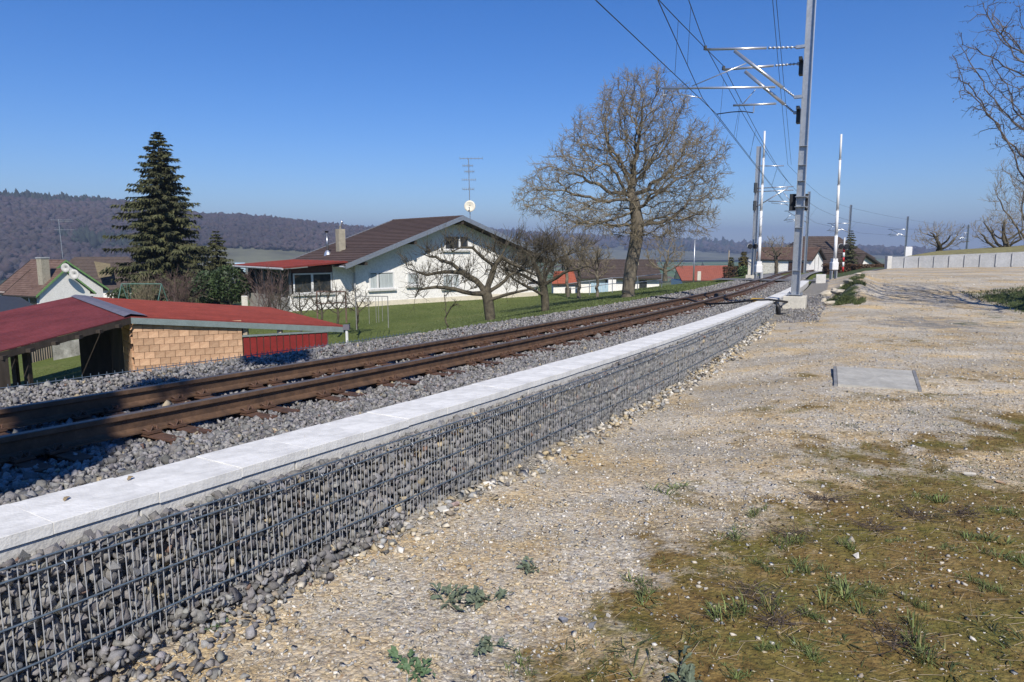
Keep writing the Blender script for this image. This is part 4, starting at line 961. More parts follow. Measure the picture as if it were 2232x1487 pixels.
def white_house():
    hd = R(49); o = atx(775, 45, 0); f = Frame(o, hd); zb = -2.6
    t = thing('white_house', 'large white house with brown tiled roof and red roofed annex', 'house', f(8, 3, zb))
    ze, za, ua, U, W_ = 1.08, 3.92, 8.0, 16.4, 7.2
    gable_walls(t, f, 0, U, 0, W_, zb, ze, za, ua, M_white, .3)
    m = MB(); m.slab([f(-.02, -.03, -1.62), f(U + .02, -.03, -1.62), f(U + .02, -.03, zb), f(-.02, -.03, zb)], f.w * .02); fix_normals(m.build('plinth', mat('plinth_cream', (.66, .60, .47), .9, .1, 3), t))
    gable_roof(t, f, 0, U, ua, ze, za, 0, W_, 1.3, 1.15, M_tile, 30, 40)
    for u in (.2, 4.0, 8.0, 12.2, 16.2):
        z = ze + (za - ze) * (u / ua if u < ua else (U - u) / (U - ua)) - .22; m = MB(); m.hexa([f(u - .1, -1.1, z - .1), f(u + .1, -1.1, z - .1), f(u + .1, -.002, z - .1), f(u - .1, -.002, z - .1), f(u - .1, -1.1, z + .12), f(u + .1, -1.1, z + .12), f(u + .1, -.002, z + .12), f(u - .1, -.002, z + .12)]); fix_normals(m.build('rafter_end', M_darkwood, t))
    def pu(px, py):       # picture point on the gable plane -> (u, z)
        r = ray(px, py); n = -f.w; k = (Vector((f.o.x, f.o.y, 0)) - Vector((0, 0, EYE))).dot(n) / r.dot(n); q = r * k + Vector((0, 0, EYE)); return (q - Vector((f.o.x, f.o.y, 0))).dot(f.u), q.z
    def win(x0, x1, y0, y1, **k): a, z1 = pu(x0, y0); b, z0 = pu(x1, y1); sp = k.pop('sp', None); sp = pu(sp, y0)[0] if sp else None; window(t, f, a, b, z0, z1, split=sp, **k)
    win(804, 859, 593, 629, sp=822); win(887, 913, 594, 622, sill=True); win(964, 1002, 598, 627, sp=986); win(968, 1020, 513, 545, sp=1001, bars=True, curtain=False)
    win(1150, 1168, 612, 622, curtain=False)
    # annex
    A0, A1, B1 = -4.4, -.02, 7.2; w0 = .25; za0, za1 = .62, .95
    m = MB(); m.hexa([f(A0 + 2.9, w0, zb), f(A1, w0, zb), f(A1, w0 + .25, zb), f(A0 + 2.9, w0 + .25, zb), f(A0 + 2.9, w0, za1 - .1), f(A1, w0, za1), f(A1, w0 + .25, za1), f(A0 + 2.9, w0 + .25, za1 - .1)]); fix_normals(m.build('annex_wall', M_white, t))
    m = MB(); m.hexa([f(A0, w0, zb), f(A0 + 2.9, w0, zb), f(A0 + 2.9, w0 + .25, zb), f(A0, w0 + .25, zb), f(A0, w0, -.95), f(A0 + 2.9, w0, -.95), f(A0 + 2.9, w0 + .25, -.95), f(A0, w0 + .25, -.95)]); fix_normals(m.build('annex_wall', M_white, t))
    m = MB(); m.hexa([f(A0, w0 + .02, .40), f(A0 + 2.9, w0 + .02, .40), f(A0 + 2.9, w0 + .2, .40), f(A0, w0 + .2, .40), f(A0, w0 + .02, za0), f(A0 + 2.9, w0 + .02, za1 - .12), f(A0 + 2.9, w0 + .2, za1 - .12), f(A0, w0 + .2, za0)]); fix_normals(m.build('lintel_board', mat('lintel_brown', (.10, .05, .045), .7), t))
    window(t, f, A0 + .25, A0 + 2.85, -.92, .36, w=w0 + .04, split=A0 + 1.5, curtain=False, sill=True)
    m = MB(); m.hexa([f(A0 + .06, w0 + .5, zb), f(A1, w0 + .5, zb), f(A1, w0 + .55, zb), f(A0 + .06, w0 + .55, zb), f(A0 + .06, w0 + .5, .5), f(A1, w0 + .5, .5), f(A1, w0 + .55, .5), f(A0 + .06, w0 + .55, .5)]); fix_normals(m.build('room_shade', M_darkwood, t))
    # glazed side of the annex: low parapet, posts and panes
    g = Frame(f(A0, B1, 0), hd + R(90)); L = B1 - w0 - .02      # g.u runs from the back corner to the front corner
    m = MB(); m.hexa([g(0, 0, zb), g(L, 0, zb), g(L, .2, zb), g(0, .2, zb), g(0, 0, -1.15), g(L, 0, -1.15), g(L, .2, -1.15), g(0, .2, -1.15)]); fix_normals(m.build('parapet', mat('parapet_grey', (.34, .32, .29), .9), t))
    n = 5
    for i in range(n + 1): u = L * i / n; m = MB(); c = g(min(max(u, .06), L - .06), .08, 0); m.box((c.x, c.y, -.25), (.12, .12, 1.82), rz=-hd); m.build('glazing_post', M_galv if i in (0,) else mat('post_grey', (.18, .18, .18), .6), t)
    for i in range(n): m = MB(); m.hexa([g(L * i / n + .08, .06, -1.14), g(L * (i + 1) / n - .08, .06, -1.14), g(L * (i + 1) / n - .08, .09, -1.14), g(L * i / n + .08, .09, -1.14), g(L * i / n + .08, .06, .62), g(L * (i + 1) / n - .08, .06, .62), g(L * (i + 1) / n - .08, .09, .62), g(L * i / n + .08, .09, .62)]); fix_normals(m.build('glass_panel', M_glass, t))
    m = MB(); p = [f(A0 - .75, w0 - .95, za0 + .05), f(-.9, w0 - .95, za1 + .02), f(-.9, B1 + .5, za1 + .02), f(A0 - .75, B1 + .5, za0 + .05)]; m.slab([q + Vector((0, 0, .13)) for q in p], .10); fix_normals(m.build('annex_roof', M_redroof, t))
    m = MB(); m.tube([f(A0 - .80, w0 - .95, za0 + .06), f(A0 - .80, B1 + .5, za0 + .06)], .07, 8); m.build('annex_gutter', M_conc_grey, t)
    for i in range(11): q0 = p[0].lerp(p[3], (i + .5) / 11); q1 = p[1].lerp(p[2], (i + .5) / 11); m = MB(); m.tube([q0 + Vector((0, 0, .13)), q1 + Vector((0, 0, .13))], .025, 4); m.build('roof_rib', M_redroof, t)
    m = MB(); m.tube([f(-1.15, -1.0, .78), f(-.6, -.5, .55), f(-.12, -.10, .35), f(-.10, -.08, zb)], .05, 8); m.build('downpipe', M_conc_grey, t)
    # chimney and flue
    def roof_pt(px, Y): pass
    def on_roof(px, py):
        a = f(0, 0, ze); b = f(ua, 0, za); n = (b - a).cross(f.w).normalized(); r = ray(px, py); k = (a + Vector((0, 0, .26)) - Vector((0, 0, EYE))).dot(n) / r.dot(n); return r * k + Vector((0, 0, EYE))
    c = on_roof(743, 545); ch = bpy.data.objects.new('chimney', None); COL.objects.link(ch); ch.parent = t; ch.location = c - Vector(t.location)
    m = MB(); m.box((c.x, c.y, c.z + .62), (.50, .50, 1.7), rz=-hd); m.build('shaft', M_chim, ch)
    m = MB(); m.tube([c + Vector((0, 0, 1.45)), c + Vector((.02, 0, 1.75)), c + Vector((.1, 0, 1.95)), c + Vector((.2, 0, 2.02))], .09, 8); m.build('cowl', M_tube, ch, smooth=True)
    c = on_roof(714, 554); fl = bpy.data.objects.new('flue', None); COL.objects.link(fl); fl.parent = t; fl.location = c - Vector(t.location)
    m = MB(); m.tube([c - Vector((0, 0, .2)), c + Vector((0, 0, 1.5))], .09, 8); m.build('flue_pipe', mat('flue_steel', (.25, .26, .28), .3, metal=.8), fl, smooth=True)
    m = MB(); m.tube([c - Vector((0, 0, .15)), c + Vector((0, 0, .12)), c + Vector((0, 0, .25))], [.28, .2, .1], 8); m.build('flashing', M_tube, fl); m = MB(); m.tube([c + Vector((0, 0, 1.5)), c + Vector((0, 0, 1.62))], [.09, .15], 8); m.build('flue_cap', M_black, fl)
    # sill-high porch roof at the right end
    m = MB(); m.slab([f(U - 2.2, -1.1, ze + .55), f(U + 1.4, -1.1, ze - .1), f(U + 1.4, -.02, ze - .1), f(U - 2.2, -.02, ze + .55)], .12); fix_normals(m.build('side_canopy', M_darkwood, t))
    b = at(1025, 472, 53); antenna('television_antenna', 'tall television antenna with round cream dish on the white house roof', b, at(1022, 345, 53).z - b.z, [(.995, 1.7, .12), (.87, .75, -.1), (.77, .7, .05), (.63, 1.0, -.02), (.47, .85, -.1)], [(.175, .43)], -.022)
    return t, f
WH, WF = white_house()

# ------------------------------------------------------------------ red roofed shed beyond the track
def shed():
    R0 = at(285, 690, 18.9); Lf = at(0, 765, 15.5); RB = at(165, 645, 26.5); RB.z = R0.z + .02; tip = at(750, 711, 22); BR = at(590, 671, 28)
    ext = 1.28; Lf = R0 + (Lf - R0) * ext; LB = RB + (Lf - R0); zb = -2.7
    t = thing('open_shed', 'open shed with folded red sheet roof and clay block wall', 'shed', Vector((R0.x, R0.y, zb)))
    def sheet(nm, a, b, c, d, n, mt, ribs):       # a-b along the low/high run, split into n panels between (a,b) and (d,c)
        for i in range(n):
            k0, k1 = i / n + .002, (i + 1) / n - .002; p = [a.lerp(d, k0), b.lerp(c, k0), b.lerp(c, k1), a.lerp(d, k1)]
            m = MB(); m.slab(p, .03)
            for j in range(ribs):
                k = (j + .5) / ribs; q0 = p[0].lerp(p[3], k); q1 = p[1].lerp(p[2], k); wv = (p[3] - p[0]).normalized() * .03; up = Vector((0, 0, .028))
                m.quad(q0 - wv * 1.6, q1 - wv * 1.6, q1 - wv * .7 + up, q0 - wv * .7 + up); m.quad(q0 - wv * .7 + up, q1 - wv * .7 + up, q1 + wv * .7 + up, q0 + wv * .7 + up); m.quad(q0 + wv * .7 + up, q1 + wv * .7 + up, q1 + wv * 1.6, q0 + wv * 1.6)
            fix_normals(m.build(nm, mt, t))
    sheet('roof_panel', R0, Lf, LB, RB, 9, M_redroof2, 4); sheet('roof_panel', R0, tip, BR, RB, 9, M_redroof, 3)
    m = MB(); dl = (Lf - R0).normalized() * .22; dr = (tip - R0).normalized() * .42; up = Vector((0, 0, .05))
    m.quad(R0 + dl + up, R0 + up * 1.5, RB + up * 1.5, RB + dl + up); m.quad(R0 + up * 1.5, R0 + dr + up, RB + dr + up, RB + up * 1.5); fix_normals(m.build('ridge_flashing', M_ridge, t))
    # beams below the verges
    def beam(nm, a, b, h, mt, back=.12, drop=.03):
        d = Vector((.3, 1, 0)).normalized() * back; m = MB(); z0 = Vector((0, 0, -drop - h)); z1 = Vector((0, 0, -drop)); m.hexa([a + z0, b + z0, b + z0 + d, a + z0 + d, a + z1, b + z1, b + z1 + d, a + z1 + d]); fix_normals(m.build(nm, mt, t))
    beam('fascia', R0, tip, .17, M_fascia, .06, .032); beam('verge_beam', R0, Lf, .16, M_darkwood, .10, .034)
    beam('purlin', R0.lerp(RB, .3), tip.lerp(BR, .3), .15, M_darkwood, .12, .05); beam('purlin', R0.lerp(RB, .7), Lf.lerp(LB, .7), .15, M_darkwood, .12, .05)
    for k in (.10, .23, .36, .50, .64, .78): c = R0.lerp(Lf, k); m = MB(); m.box(c + Vector((.03, .02, -.16)), (.12, .16, .09)); m.build('rafter_end', M_darkwood, t)
    # clay block wall, every block its own piece
    C0 = at(287, 709, 19.06); C1 = at(527, 716, 20.5); zt = R0.z - .27
    d = Vector((C1.x - C0.x, C1.y - C0.y, 0)); L = d.length; d.normalize(); n = Vector((d.y, -d.x, 0)); rz = math.atan2(d.y, d.x)
    m = MB(); c = Vector((C0.x, C0.y, 0)) + d * L / 2 - n * .13; m.box((c.x, c.y, (zt + zb) / 2 - .02), (L - .02, .20, zt - zb - .04), rz=rz); m.build('mortar_core', M_mortar, t)
    rows = 11; bh = .195; nb = 11; bw = L / nb; rr = random.Random(5)
    bm = bmesh.new(); bmesh.ops.create_cube(bm, size=1); bmesh.ops.scale(bm, vec=(bw - .008, .06, bh - .008), verts=bm.verts); bmesh.ops.bevel(bm, geom=bm.edges[:], offset=.004, segments=1, affect='EDGES')
    full = bpy.data.meshes.new('clay_block'); bm.to_mesh(full); bm.free(); full.materials.append(M_clay)
    half = full.copy(); half.transform(Matrix.Diagonal((.48, 1, 1, 1)))
    base = Vector(t.location)
    def put(me, x, z, off=0.0, rot=rz, org=C0, dr=d, nn=n):
        o = bpy.data.objects.new('clay_block', me); COL.objects.link(o); o.parent = t; p = Vector((org.x, org.y, 0)) + dr * x + nn * (-.02 + off); o.location = Vector((p.x, p.y, z)) - base; o.rotation_euler = (0, 0, rot)
    for r_ in range(rows):
        z = zt - bh * (r_ + .5)
        sh = .5 if r_ % 2 else 0
        for k in range(nb + (1 if sh else 0)):
            x = (k + .5 - sh) * bw; me = full
            if sh and k == 0: x = bw * .25; me = half
            if sh and k == nb: x = L - bw * .25; me = half
            put(me, x, z, rr.uniform(-.004, .004))
    put(half, bw * .3, zt + bh * .5)
    # return of the wall along the opening
    d2 = Vector((RB.x - R0.x, RB.y - R0.y, 0)).normalized(); n2 = Vector((-d2.y, d2.x, 0)); rz2 = math.atan2(d2.y, d2.x); s0 = Vector((C0.x, C0.y, 0)) - d * .04
    m = MB(); c = s0 + d2 * .90 + d * .17; m.box((c.x, c.y, (zt + zb) / 2 + .04), (1.5, .2, zt - zb + .04), rz=rz2); m.build('mortar_core', M_mortar, t)
    for r_ in range(rows + 1):
        for k in range(4): put(full if not (r_ % 2 and k == 0) else full, (k + .5 + (.5 if r_ % 2 else .15)) * bw, zt + .06 - bh * (r_ + .5), .0, rz2, s0 + d2 * -.02 + n2 * .0, d2, n2)
    # dark timber walls inside
    def wall(nm, a, b, z0, z1, mt, th=.06): m = MB(); dd = (b - a); dd.z = 0; nn = Vector((dd.y, -dd.x, 0)).normalized() * th; m.hexa([(a.x, a.y, z0), (b.x, b.y, z0), (b.x + nn.x, b.y + nn.y, z0), (a.x + nn.x, a.y + nn.y, z0), (a.x, a.y, z1), (b.x, b.y, z1), (b.x + nn.x, b.y + nn.y, z1), (a.x + nn.x, a.y + nn.y, z1)]); fix_normals(m.build(nm, mt, t))
    bk = at(172, 720, 22.6); wall('inner_wall', Vector((bk.x, bk.y, 0)), s0 + d2 * 4.6 + d * .3, zb, R0.z - .25, M_darkwood); wall('inner_wall', s0 + d2 * 1.5 + d * .2, s0 + d2 * 6.5 + d * .2, zb, R0.z - .1, M_darkwood)
    k0 = at(-120, 800, 14.6); k1 = at(17, 800, 15.6); wall('side_wall', Vector((k0.x, k0.y, 0)), Vector((k1.x, k1.y, 0)), zb, at(8, 772, 15.6).z - .1, M_darkwood)
    for px, Y in ((33, 19.0), (60, 16.4)):
        c = at(px, 800, Y); m = MB(); m.box((c.x, c.y, (zb + R0.z - .42) / 2), (.13, .13, R0.z - .42 - zb)); m.build('post', M_darkwood, t)
    # red sheet infill and timber posts on the right
    E0 = Vector((C1.x, C1.y, 0)) + d * .02; T1 = at(714, 728, 21.7); d3 = Vector((T1.x - E0.x, T1.y - E0.y, 0)); L3 = d3.length; d3.normalize(); n3 = Vector((d3.y, -d3.x, 0)); ztr = at(600, 730, 21).z
    np_ = 13
    for i in range(np_):
        a = E0 + d3 * (L3 * i / np_ + .012); b = E0 + d3 * (L3 * (i + 1) / np_ - .012); m = MB(); m.hexa([(a.x, a.y, zb), (b.x, b.y, zb), (b.x - n3.x * .03, b.y - n3.y * .03, zb), (a.x - n3.x * .03, a.y - n3.y * .03, zb), (a.x, a.y, ztr), (b.x, b.y, ztr), (b.x - n3.x * .03, b.y - n3.y * .03, ztr), (a.x - n3.x * .03, a.y - n3.y * .03, ztr)]); fix_normals(m.build('red_panel', M_redwall, t))
    c = E0 + d3 * L3 / 2; m = MB(); m.box((c.x - n3.x * .04, c.y - n3.y * .04, (zb + ztr) / 2 - .02), (L3, .02, ztr - zb - .04), rz=math.atan2(d3.y, d3.x)); m.build('panel_backing', M_darkwood, t)
    m = MB(); m.box((c.x, c.y, ztr + .025), (L3 + .04, .08, .05), rz=math.atan2(d3.y, d3.x)); m.build('top_rail', M_fascia, t)
    for k in (.04, .43, .985):
        p = E0 + d3 * L3 * k - n3 * .10; zz = R0.z + (tip.z - R0.z) * (.52 + .42 * k) - .17; m = MB(); m.box((p.x, p.y, (zb + zz) / 2), (.13, .13, zz - zb)); m.build('timber_post', mat('pale_timber', (.40, .33, .25), .9), t)
    wall('back_wall', Vector((BR.x - .5, BR.y - 1.5, 0)), Vector((RB.x + 2.5, RB.y - .6, 0)), zb, ztr + .1, M_darkwood)
    q = at(752, 712, 21.9); m = MB(); m.tube([(q.x + .05, q.y, zb + 1), (q.x + .05, q.y, q.z - .05)], .045, 8); m.build('downpipe', M_white2, t); m = MB(); m.box((q.x + .05, q.y, q.z - .02), (.2, .16, .16)); m.build('rain_hopper', M_ridge, t)
    return zb
shed()

# ------------------------------------------------------------------ other houses
def hip_roof(t, c, rz, L, W, z0, z1, rl, m_, ov=.5, rows=10):
    q = Matrix.Rotation(rz, 3, 'Z'); f = lambda x, y, z: Vector((c[0], c[1], 0)) + q @ Vector((x, y, 0)) + Vector((0, 0, z)); l, w_ = L / 2 + ov, W / 2 + ov
    e = [f(-l, -w_, z0), f(l, -w_, z0), f(l, w_, z0), f(-l, w_, z0)]; r0, r1 = f(-rl / 2, 0, z1), f(rl / 2, 0, z1)
    m = MB(); m.poly([e[0], e[1], r1, r0]); m.poly([e[1], e[2], r1]); m.poly([e[2], e[3], r0, r1]); m.poly([e[3], e[0], r0]); m.poly([e[3], e[2], e[1], e[0]]); fix_normals(m.build('roof_deck', M_darkwood, t))
    tiles(t, e[0], e[1], r1, r0, rows, 16, m_, thick=.06); tiles(t, e[1], e[2], r1, r1, rows, 10, m_, thick=.06); tiles(t, e[3], e[0], r0, r0, rows, 10, m_, thick=.06)
    m = MB(); m.box(f(0, 0, (z0 - 4) / 1 if False else z0 - 2.2), (L, W, 4.5), rz=rz); m.build('wall', M_white, t)
def house_left():
    hd = R(25); Y = 74; o = atx(80, Y, 0); f = Frame(o, hd); zb = at(80, 720, Y).z
    t = thing('valley_house', 'small white house with brown tile roof, chimney and green verge boards', 'house', f(3, 3, zb)); M_gr = mat('green_board', (.16, .30, .10), .6)
    zE, zA = at(72, 640, Y).z, at(131, 592, Y).z; U = 5.6
    gable_walls(t, f, 0, U, 0, 2.4, zb, zE, zA, U / 2 + .05, M_white, .25)
    gable_roof(t, f, 0, U, U / 2 + .05, zE, zA, 0, 5.6, .5, .22, M_tile3, 14, 20, M_gr, .09, gut=M_darkwood)
    g = Frame(f(.4, 2.4, 0), hd); zE2, zA2 = at(215, 634, Y + 2).z, at(147, 572, Y + 2).z; U2 = 8.4
    gable_walls(t, g, 0, U2, 0, 6, zb, zE2, zA2, 4.1, M_white, .25); gable_roof(t, g, .1, U2, 4.1, zE2, zA2, 0, 6, .6, .25, M_tile3, 14, 20, M_gr, .09, gut=M_darkwood)
    window(t, f, 1.6, 4.6, zE - 2.6, zE - .9, curtain=False, sill=False); window(t, g, 6.0, 7.2, zE2 - 2.2, zE2 - .9, curtain=False)
    c = at(95, 590, Y + 1.5); m = MB(); m.box((c.x, c.y, c.z - .1), (.85, .85, 2.9), rz=-hd); m.build('chimney', M_chim, t); m = MB(); m.box((c.x, c.y, c.z + 1.4), (.98, .98, .12), rz=-hd); m.build('chimney_cap', M_conc_grey, t)
    for px, py, rad in ((144, 584, .5), (163, 598, .55)):
        c = at(px, py, Y + 1.6); m = MB(); n = 18
        for rr, dd in ((.05, 0), (.6, -.06), (1, -.22)):
            for i in range(n): a = 2 * math.pi * i / n; m.v.append(c + Vector((rr * rad * math.cos(a), dd * rad, rr * rad * math.sin(a))))
        for j in range(2):
            for i in range(n): m.f.append((j * n + i, j * n + (i + 1) % n, (j + 1) * n + (i + 1) % n, (j + 1) * n + i))
        o = m.build('satellite_dish', M_conc_side, t, smooth=True); sd = o.modifiers.new('s', 'SOLIDIFY'); sd.thickness = .04
    # glazed left side
    for k in range(4):
        m = MB(); a = f(-.04, .6 + k * 1.5, 0); b = f(-.04, 1.8 + k * 1.5, 0); m.hexa([(a.x, a.y, zE - 1.9), (b.x, b.y, zE - 1.9), (b.x + .05, b.y, zE - 1.9), (a.x + .05, a.y, zE - 1.9), (a.x, a.y, zE - .5), (b.x, b.y, zE - .5), (b.x + .05, b.y, zE - .5), (a.x + .05, a.y, zE - .5)]); fix_normals(m.build('side_window', M_glass, t))
    m = MB(); m.hexa([f(0, 2.42, zb), f(.2, 2.42, zb), f(.2, 7.4, zb), f(0, 7.4, zb), f(0, 2.42, zE), f(.2, 2.42, zE), f(.2, 7.4, zE), f(0, 7.4, zE)]); fix_normals(m.build('side_wall', M_white, t))
    b = at(137, 560, Y + 6); antenna('roof_antenna', 'thin rusty television antenna above the small house roof', b, at(133, 478, Y + 6).z - b.z, [(.98, 2.4, .15), (.94, 1.6, .5), (.72, 2.2, .25)], None, -.03)
    # lean-to with dark roof at the picture edge
    a = at(-30, 655, 66); t2 = thing('lean_to', 'dark slate lean-to roof at the left picture edge', 'outbuilding', (a.x, a.y, a.z - 3)); q = [at(-60, 690, 60), at(78, 668, 68), at(45, 648, 72), at(-60, 640, 70)]
    m = MB(); m.slab(q, .15); fix_normals(m.build('roof', mat('dark_slate', (.04, .042, .045), .6, .2, 3), t2))
    m = MB(); m.box(((q[1].x + q[3].x) / 2, 67, min(p.z for p in q) - 1.6), (5, 4, 3)); m.build('wall', M_white, t2)
    # brown roofs behind
    c = at(225, 600, 96); t3 = thing('farmhouse', 'brown hip roofed house half hidden by the big spruce', 'house', (c.x, c.y, at(225, 690, 96).z)); hip_roof(t3, (c.x, c.y), R(8), 13, 8, at(225, 628, 96).z, at(225, 560, 96).z, 7, M_tile2)
    m = MB(); q = [at(215, 605, 91.2), at(243, 600, 91.2), at(240, 575, 93.5), at(205, 570, 93.5)]; m.slab(q, .1); fix_normals(m.build('roof_patch', mat('mossy_tile', (.16, .13, .075), .9, .25, 3), t3))
house_left()
def houses_lawn():
    # long low house behind the walnut
    Y = 66; c = at(1345, 600, Y + 4); t = thing('long_house', 'long low house with dark brown roof behind the walnut trunk', 'house', (c.x, c.y, at(1345, 660, Y).z))
    a, b = at(1255, 606, Y), at(1442, 597, Y); za = at(1300, 566, Y + 4).z; zb = at(1300, 655, Y).z
    e0, e1 = Vector((a.x, Y - .5, a.z)), Vector((b.x, Y - .5, a.z)); r0, r1 = Vector((a.x - 1, Y + 4.5, za)), Vector((b.x + .3, Y + 4.5, za))
    m = MB(); m.slab([e0, e1, r1, r0], .12); fix_normals(m.build('roof_deck', M_darkwood, t)); tiles(t, e0 + Vector((0, 0, .02)), e1 + Vector((0, 0, .02)), r1 + Vector((0, 0, .02)), r0 + Vector((0, 0, .02)), 12, 24, M_tile2)
    m = MB(); m.box(((a.x + b.x) / 2, Y + 2.2, (zb + a.z) / 2), (b.x - a.x - .4, 4.4, a.z - zb - .1)); m.build('wall', M_white, t)
    for px0, px1 in ((1253, 1266), (1320, 1338), (1377, 1382), (1394, 1410)):
        p, q = at(px0, 611, Y - .1), at(px1, 628, Y - .1); m = MB(); m.box(((p.x + q.x) / 2, Y - .03, (p.z + q.z) / 2), (q.x - p.x, .06, p.z - q.z)); m.build('window', M_glass, t)
    c2 = at(1388, 570, Y + 3); m = MB(); m.box((c2.x, c2.y, c2.z), (.35, .35, 1.4)); m.build('chimney', M_chim, t)
    for py in (573, 584):
        c2 = at(1377, py, Y + 1); m = MB(); m.tube([c2, c2 + Vector((.02, .05, .01)), c2 + Vector((0, .1, 0))], [.36, .3, .05], 14); m.build('satellite_dish', M_white2, t)
    # low white shed and orange roof at its left
    Y2 = 62; p0, p1 = at(1200, 624, Y2), at(1256, 591, Y2 + 3); t2 = thing('garden_house', 'small white house with orange tile roof behind the second apple tree', 'house', (p0.x, Y2, at(1220, 665, Y2).z))
    A, B = at(1203, 620, Y2), at(1258, 618, Y2); C, D = at(1250, 591, Y2 + 3.5), at(1208, 592, Y2 + 3.5); m = MB(); m.slab([A, B, C, D], .12); fix_normals(m.build('roof_deck', M_darkwood, t2)); tiles(t2, A + Vector((0, 0, .02)), B + Vector((0, 0, .02)), C + Vector((0, 0, .02)), D + Vector((0, 0, .02)), 8, 10, M_orange)
    zb = at(1220, 668, Y2).z; m = MB(); m.box(((A.x + B.x) / 2, Y2 + 1.6, (zb + A.z) / 2 - .06), (B.x - A.x - .3, 2.8, A.z - zb - .14)); m.build('wall', M_white, t2)
    p, q = at(1232, 627, Y2 + .1), at(1245, 642, Y2 + .1); m = MB(); m.box(((p.x + q.x) / 2, Y2 + .17, (p.z + q.z) / 2), (q.x - p.x, .05, p.z - q.z)); m.build('door', M_darkwood, t2)
    a = at(1292, 612, 60); t4 = thing('glass_porch', 'pale grey glazed porch beside the walnut trunk', 'porch', (a.x, 60, at(1292, 645, 60).z))
    for i in range(5): p, q = at(1288 + i * 8, 617, 60), at(1295 + i * 8, 645, 60); m = MB(); m.box(((p.x + q.x) / 2, 60, (p.z + q.z) / 2), (q.x - p.x, .06, p.z - q.z)); m.build('glass_panel', M_blue, t4)
    p, q = at(1326, 610, 60), at(1342, 648, 60); m = MB(); m.box(((p.x + q.x) / 2, 60.2, (p.z + q.z) / 2), (q.x - p.x, .5, p.z - q.z)); m.build('door_pier', M_white, t4)
    # large orange roof
    Y3 = 92; t3 = thing('barn', 'low barn whose broad orange red roof shows above the lawn', 'barn', at(1530, 625, Y3)); A, B, C, D = at(1486, 612, Y3), at(1598, 612, Y3), at(1594, 579, Y3 + 7), at(1470, 580, Y3 + 7)
    m = MB(); m.slab([A, B, C, D], .15); fix_normals(m.build('roof_deck', M_darkwood, t3)); tiles(t3, A + Vector((0, 0, .02)), B + Vector((0, 0, .02)), C + Vector((0, 0, .02)), D + Vector((0, 0, .02)), 14, 26, mat('faded_orange_tile', (.30, .095, .06), .85, .12, 1.5)); m = MB(); m.box(((A.x + B.x) / 2, Y3 + 4, A.z - 1.6), (B.x - A.x - .5, 6.5, 3)); m.build('wall', M_white, t3)
    # railing down the slope
    t5 = thing('railing', 'galvanised pipe railing running down the lawn in front of the long house', 'railing', at(1340, 625, 52))
    top = [at(1236, 619, 55), at(1335, 606, 54), at(1390, 603, 53), at(1443, 597, 52)]; low = [p - Vector((0, 0, .45)) for p in top]
    for nm, pp in (('top_pipe', top), ('lower_pipe', low)): m = MB(); m.tube(pp, .035, 6); m.build(nm, M_galv, t5)
    for p in top + [top[0].lerp(top[1], .5)]: m = MB(); m.tube([p - Vector((0, 0, 1.3)), p], .035, 6); m.build('post', M_galv, t5)
houses_lawn()
def houses_crossing():
    hd = R(38); Y = 86; o = atx(1764, Y, 0); f = Frame(o, hd); zb = at(1766, 612, Y).z; zE, zA = at(1766, 568, Y).z, at(1783, 543, Y).z
    t = thing('garage_house', 'small white outbuilding with brown roof and two slit windows at the crossing', 'house', f(2, 3, zb)); U = 6.5; Wd = 6.8
    gable_walls(t, f, 0, U, 0, Wd, zb, zE, zA, U / 2, M_white, .25); gable_roof(t, f, 0, U, U / 2, zE, zA, 0, Wd, .16, .40, M_tile3, 14, 22, M_darkwood, .08)
    for u in (2.1, 3.9): window(t, f, u, u + .5, zE - 1.3, zE + .55, curtain=False, sill=False)
    def side(nm, w0, w1, z0, z1, mt): m = MB(); m.hexa([f(-.05, w0, z0), f(-.002, w0, z0), f(-.002, w1, z0), f(-.05, w1, z0), f(-.05, w0, z1), f(-.002, w0, z1), f(-.002, w1, z1), f(-.05, w1, z1)]); fix_normals(m.build(nm, mt, t))
    side('garage_door', .4, 2.5, zb + .5, zE - .15, mat('door_brown', (.06, .035, .025), .7)); side('pale_gate', 3.6, 6.4, zb + .5, zE - .2, mat('gate_cream', (.62, .60, .52), .7))
    c = at(1785, 560, 108); t2 = thing('hip_house', 'house with broad dark brown hip roof behind the crossing', 'house', (c.x, c.y, at(1785, 600, 108).z)); hip_roof(t2, (c.x, c.y), R(-12), 12.5, 10, at(1785, 563, 104).z, at(1785, 515, 108).z, 5, M_tile2)
    hd3 = R(52); Y3 = 96; o3 = atx(1868, Y3, 0); g = Frame(o3, hd3); zb3 = at(1868, 600, Y3).z; t3 = thing('side_house', 'white house with low dark roof right of the striped signal', 'house', g(2, 2, zb3)); zE3, zA3 = at(1868, 577, Y3).z, at(1876, 556, Y3).z
    gable_walls(t3, g, 0, 6.5, 0, 8, zb3, zE3 - .3, zA3, 1.3, M_white, .25); gable_roof(t3, g, 0, 6.5, 1.3, zE3 - .3, zA3, 0, 8, .5, .6, M_tile2, 8, 14, M_darkwood, .12)
houses_crossing()

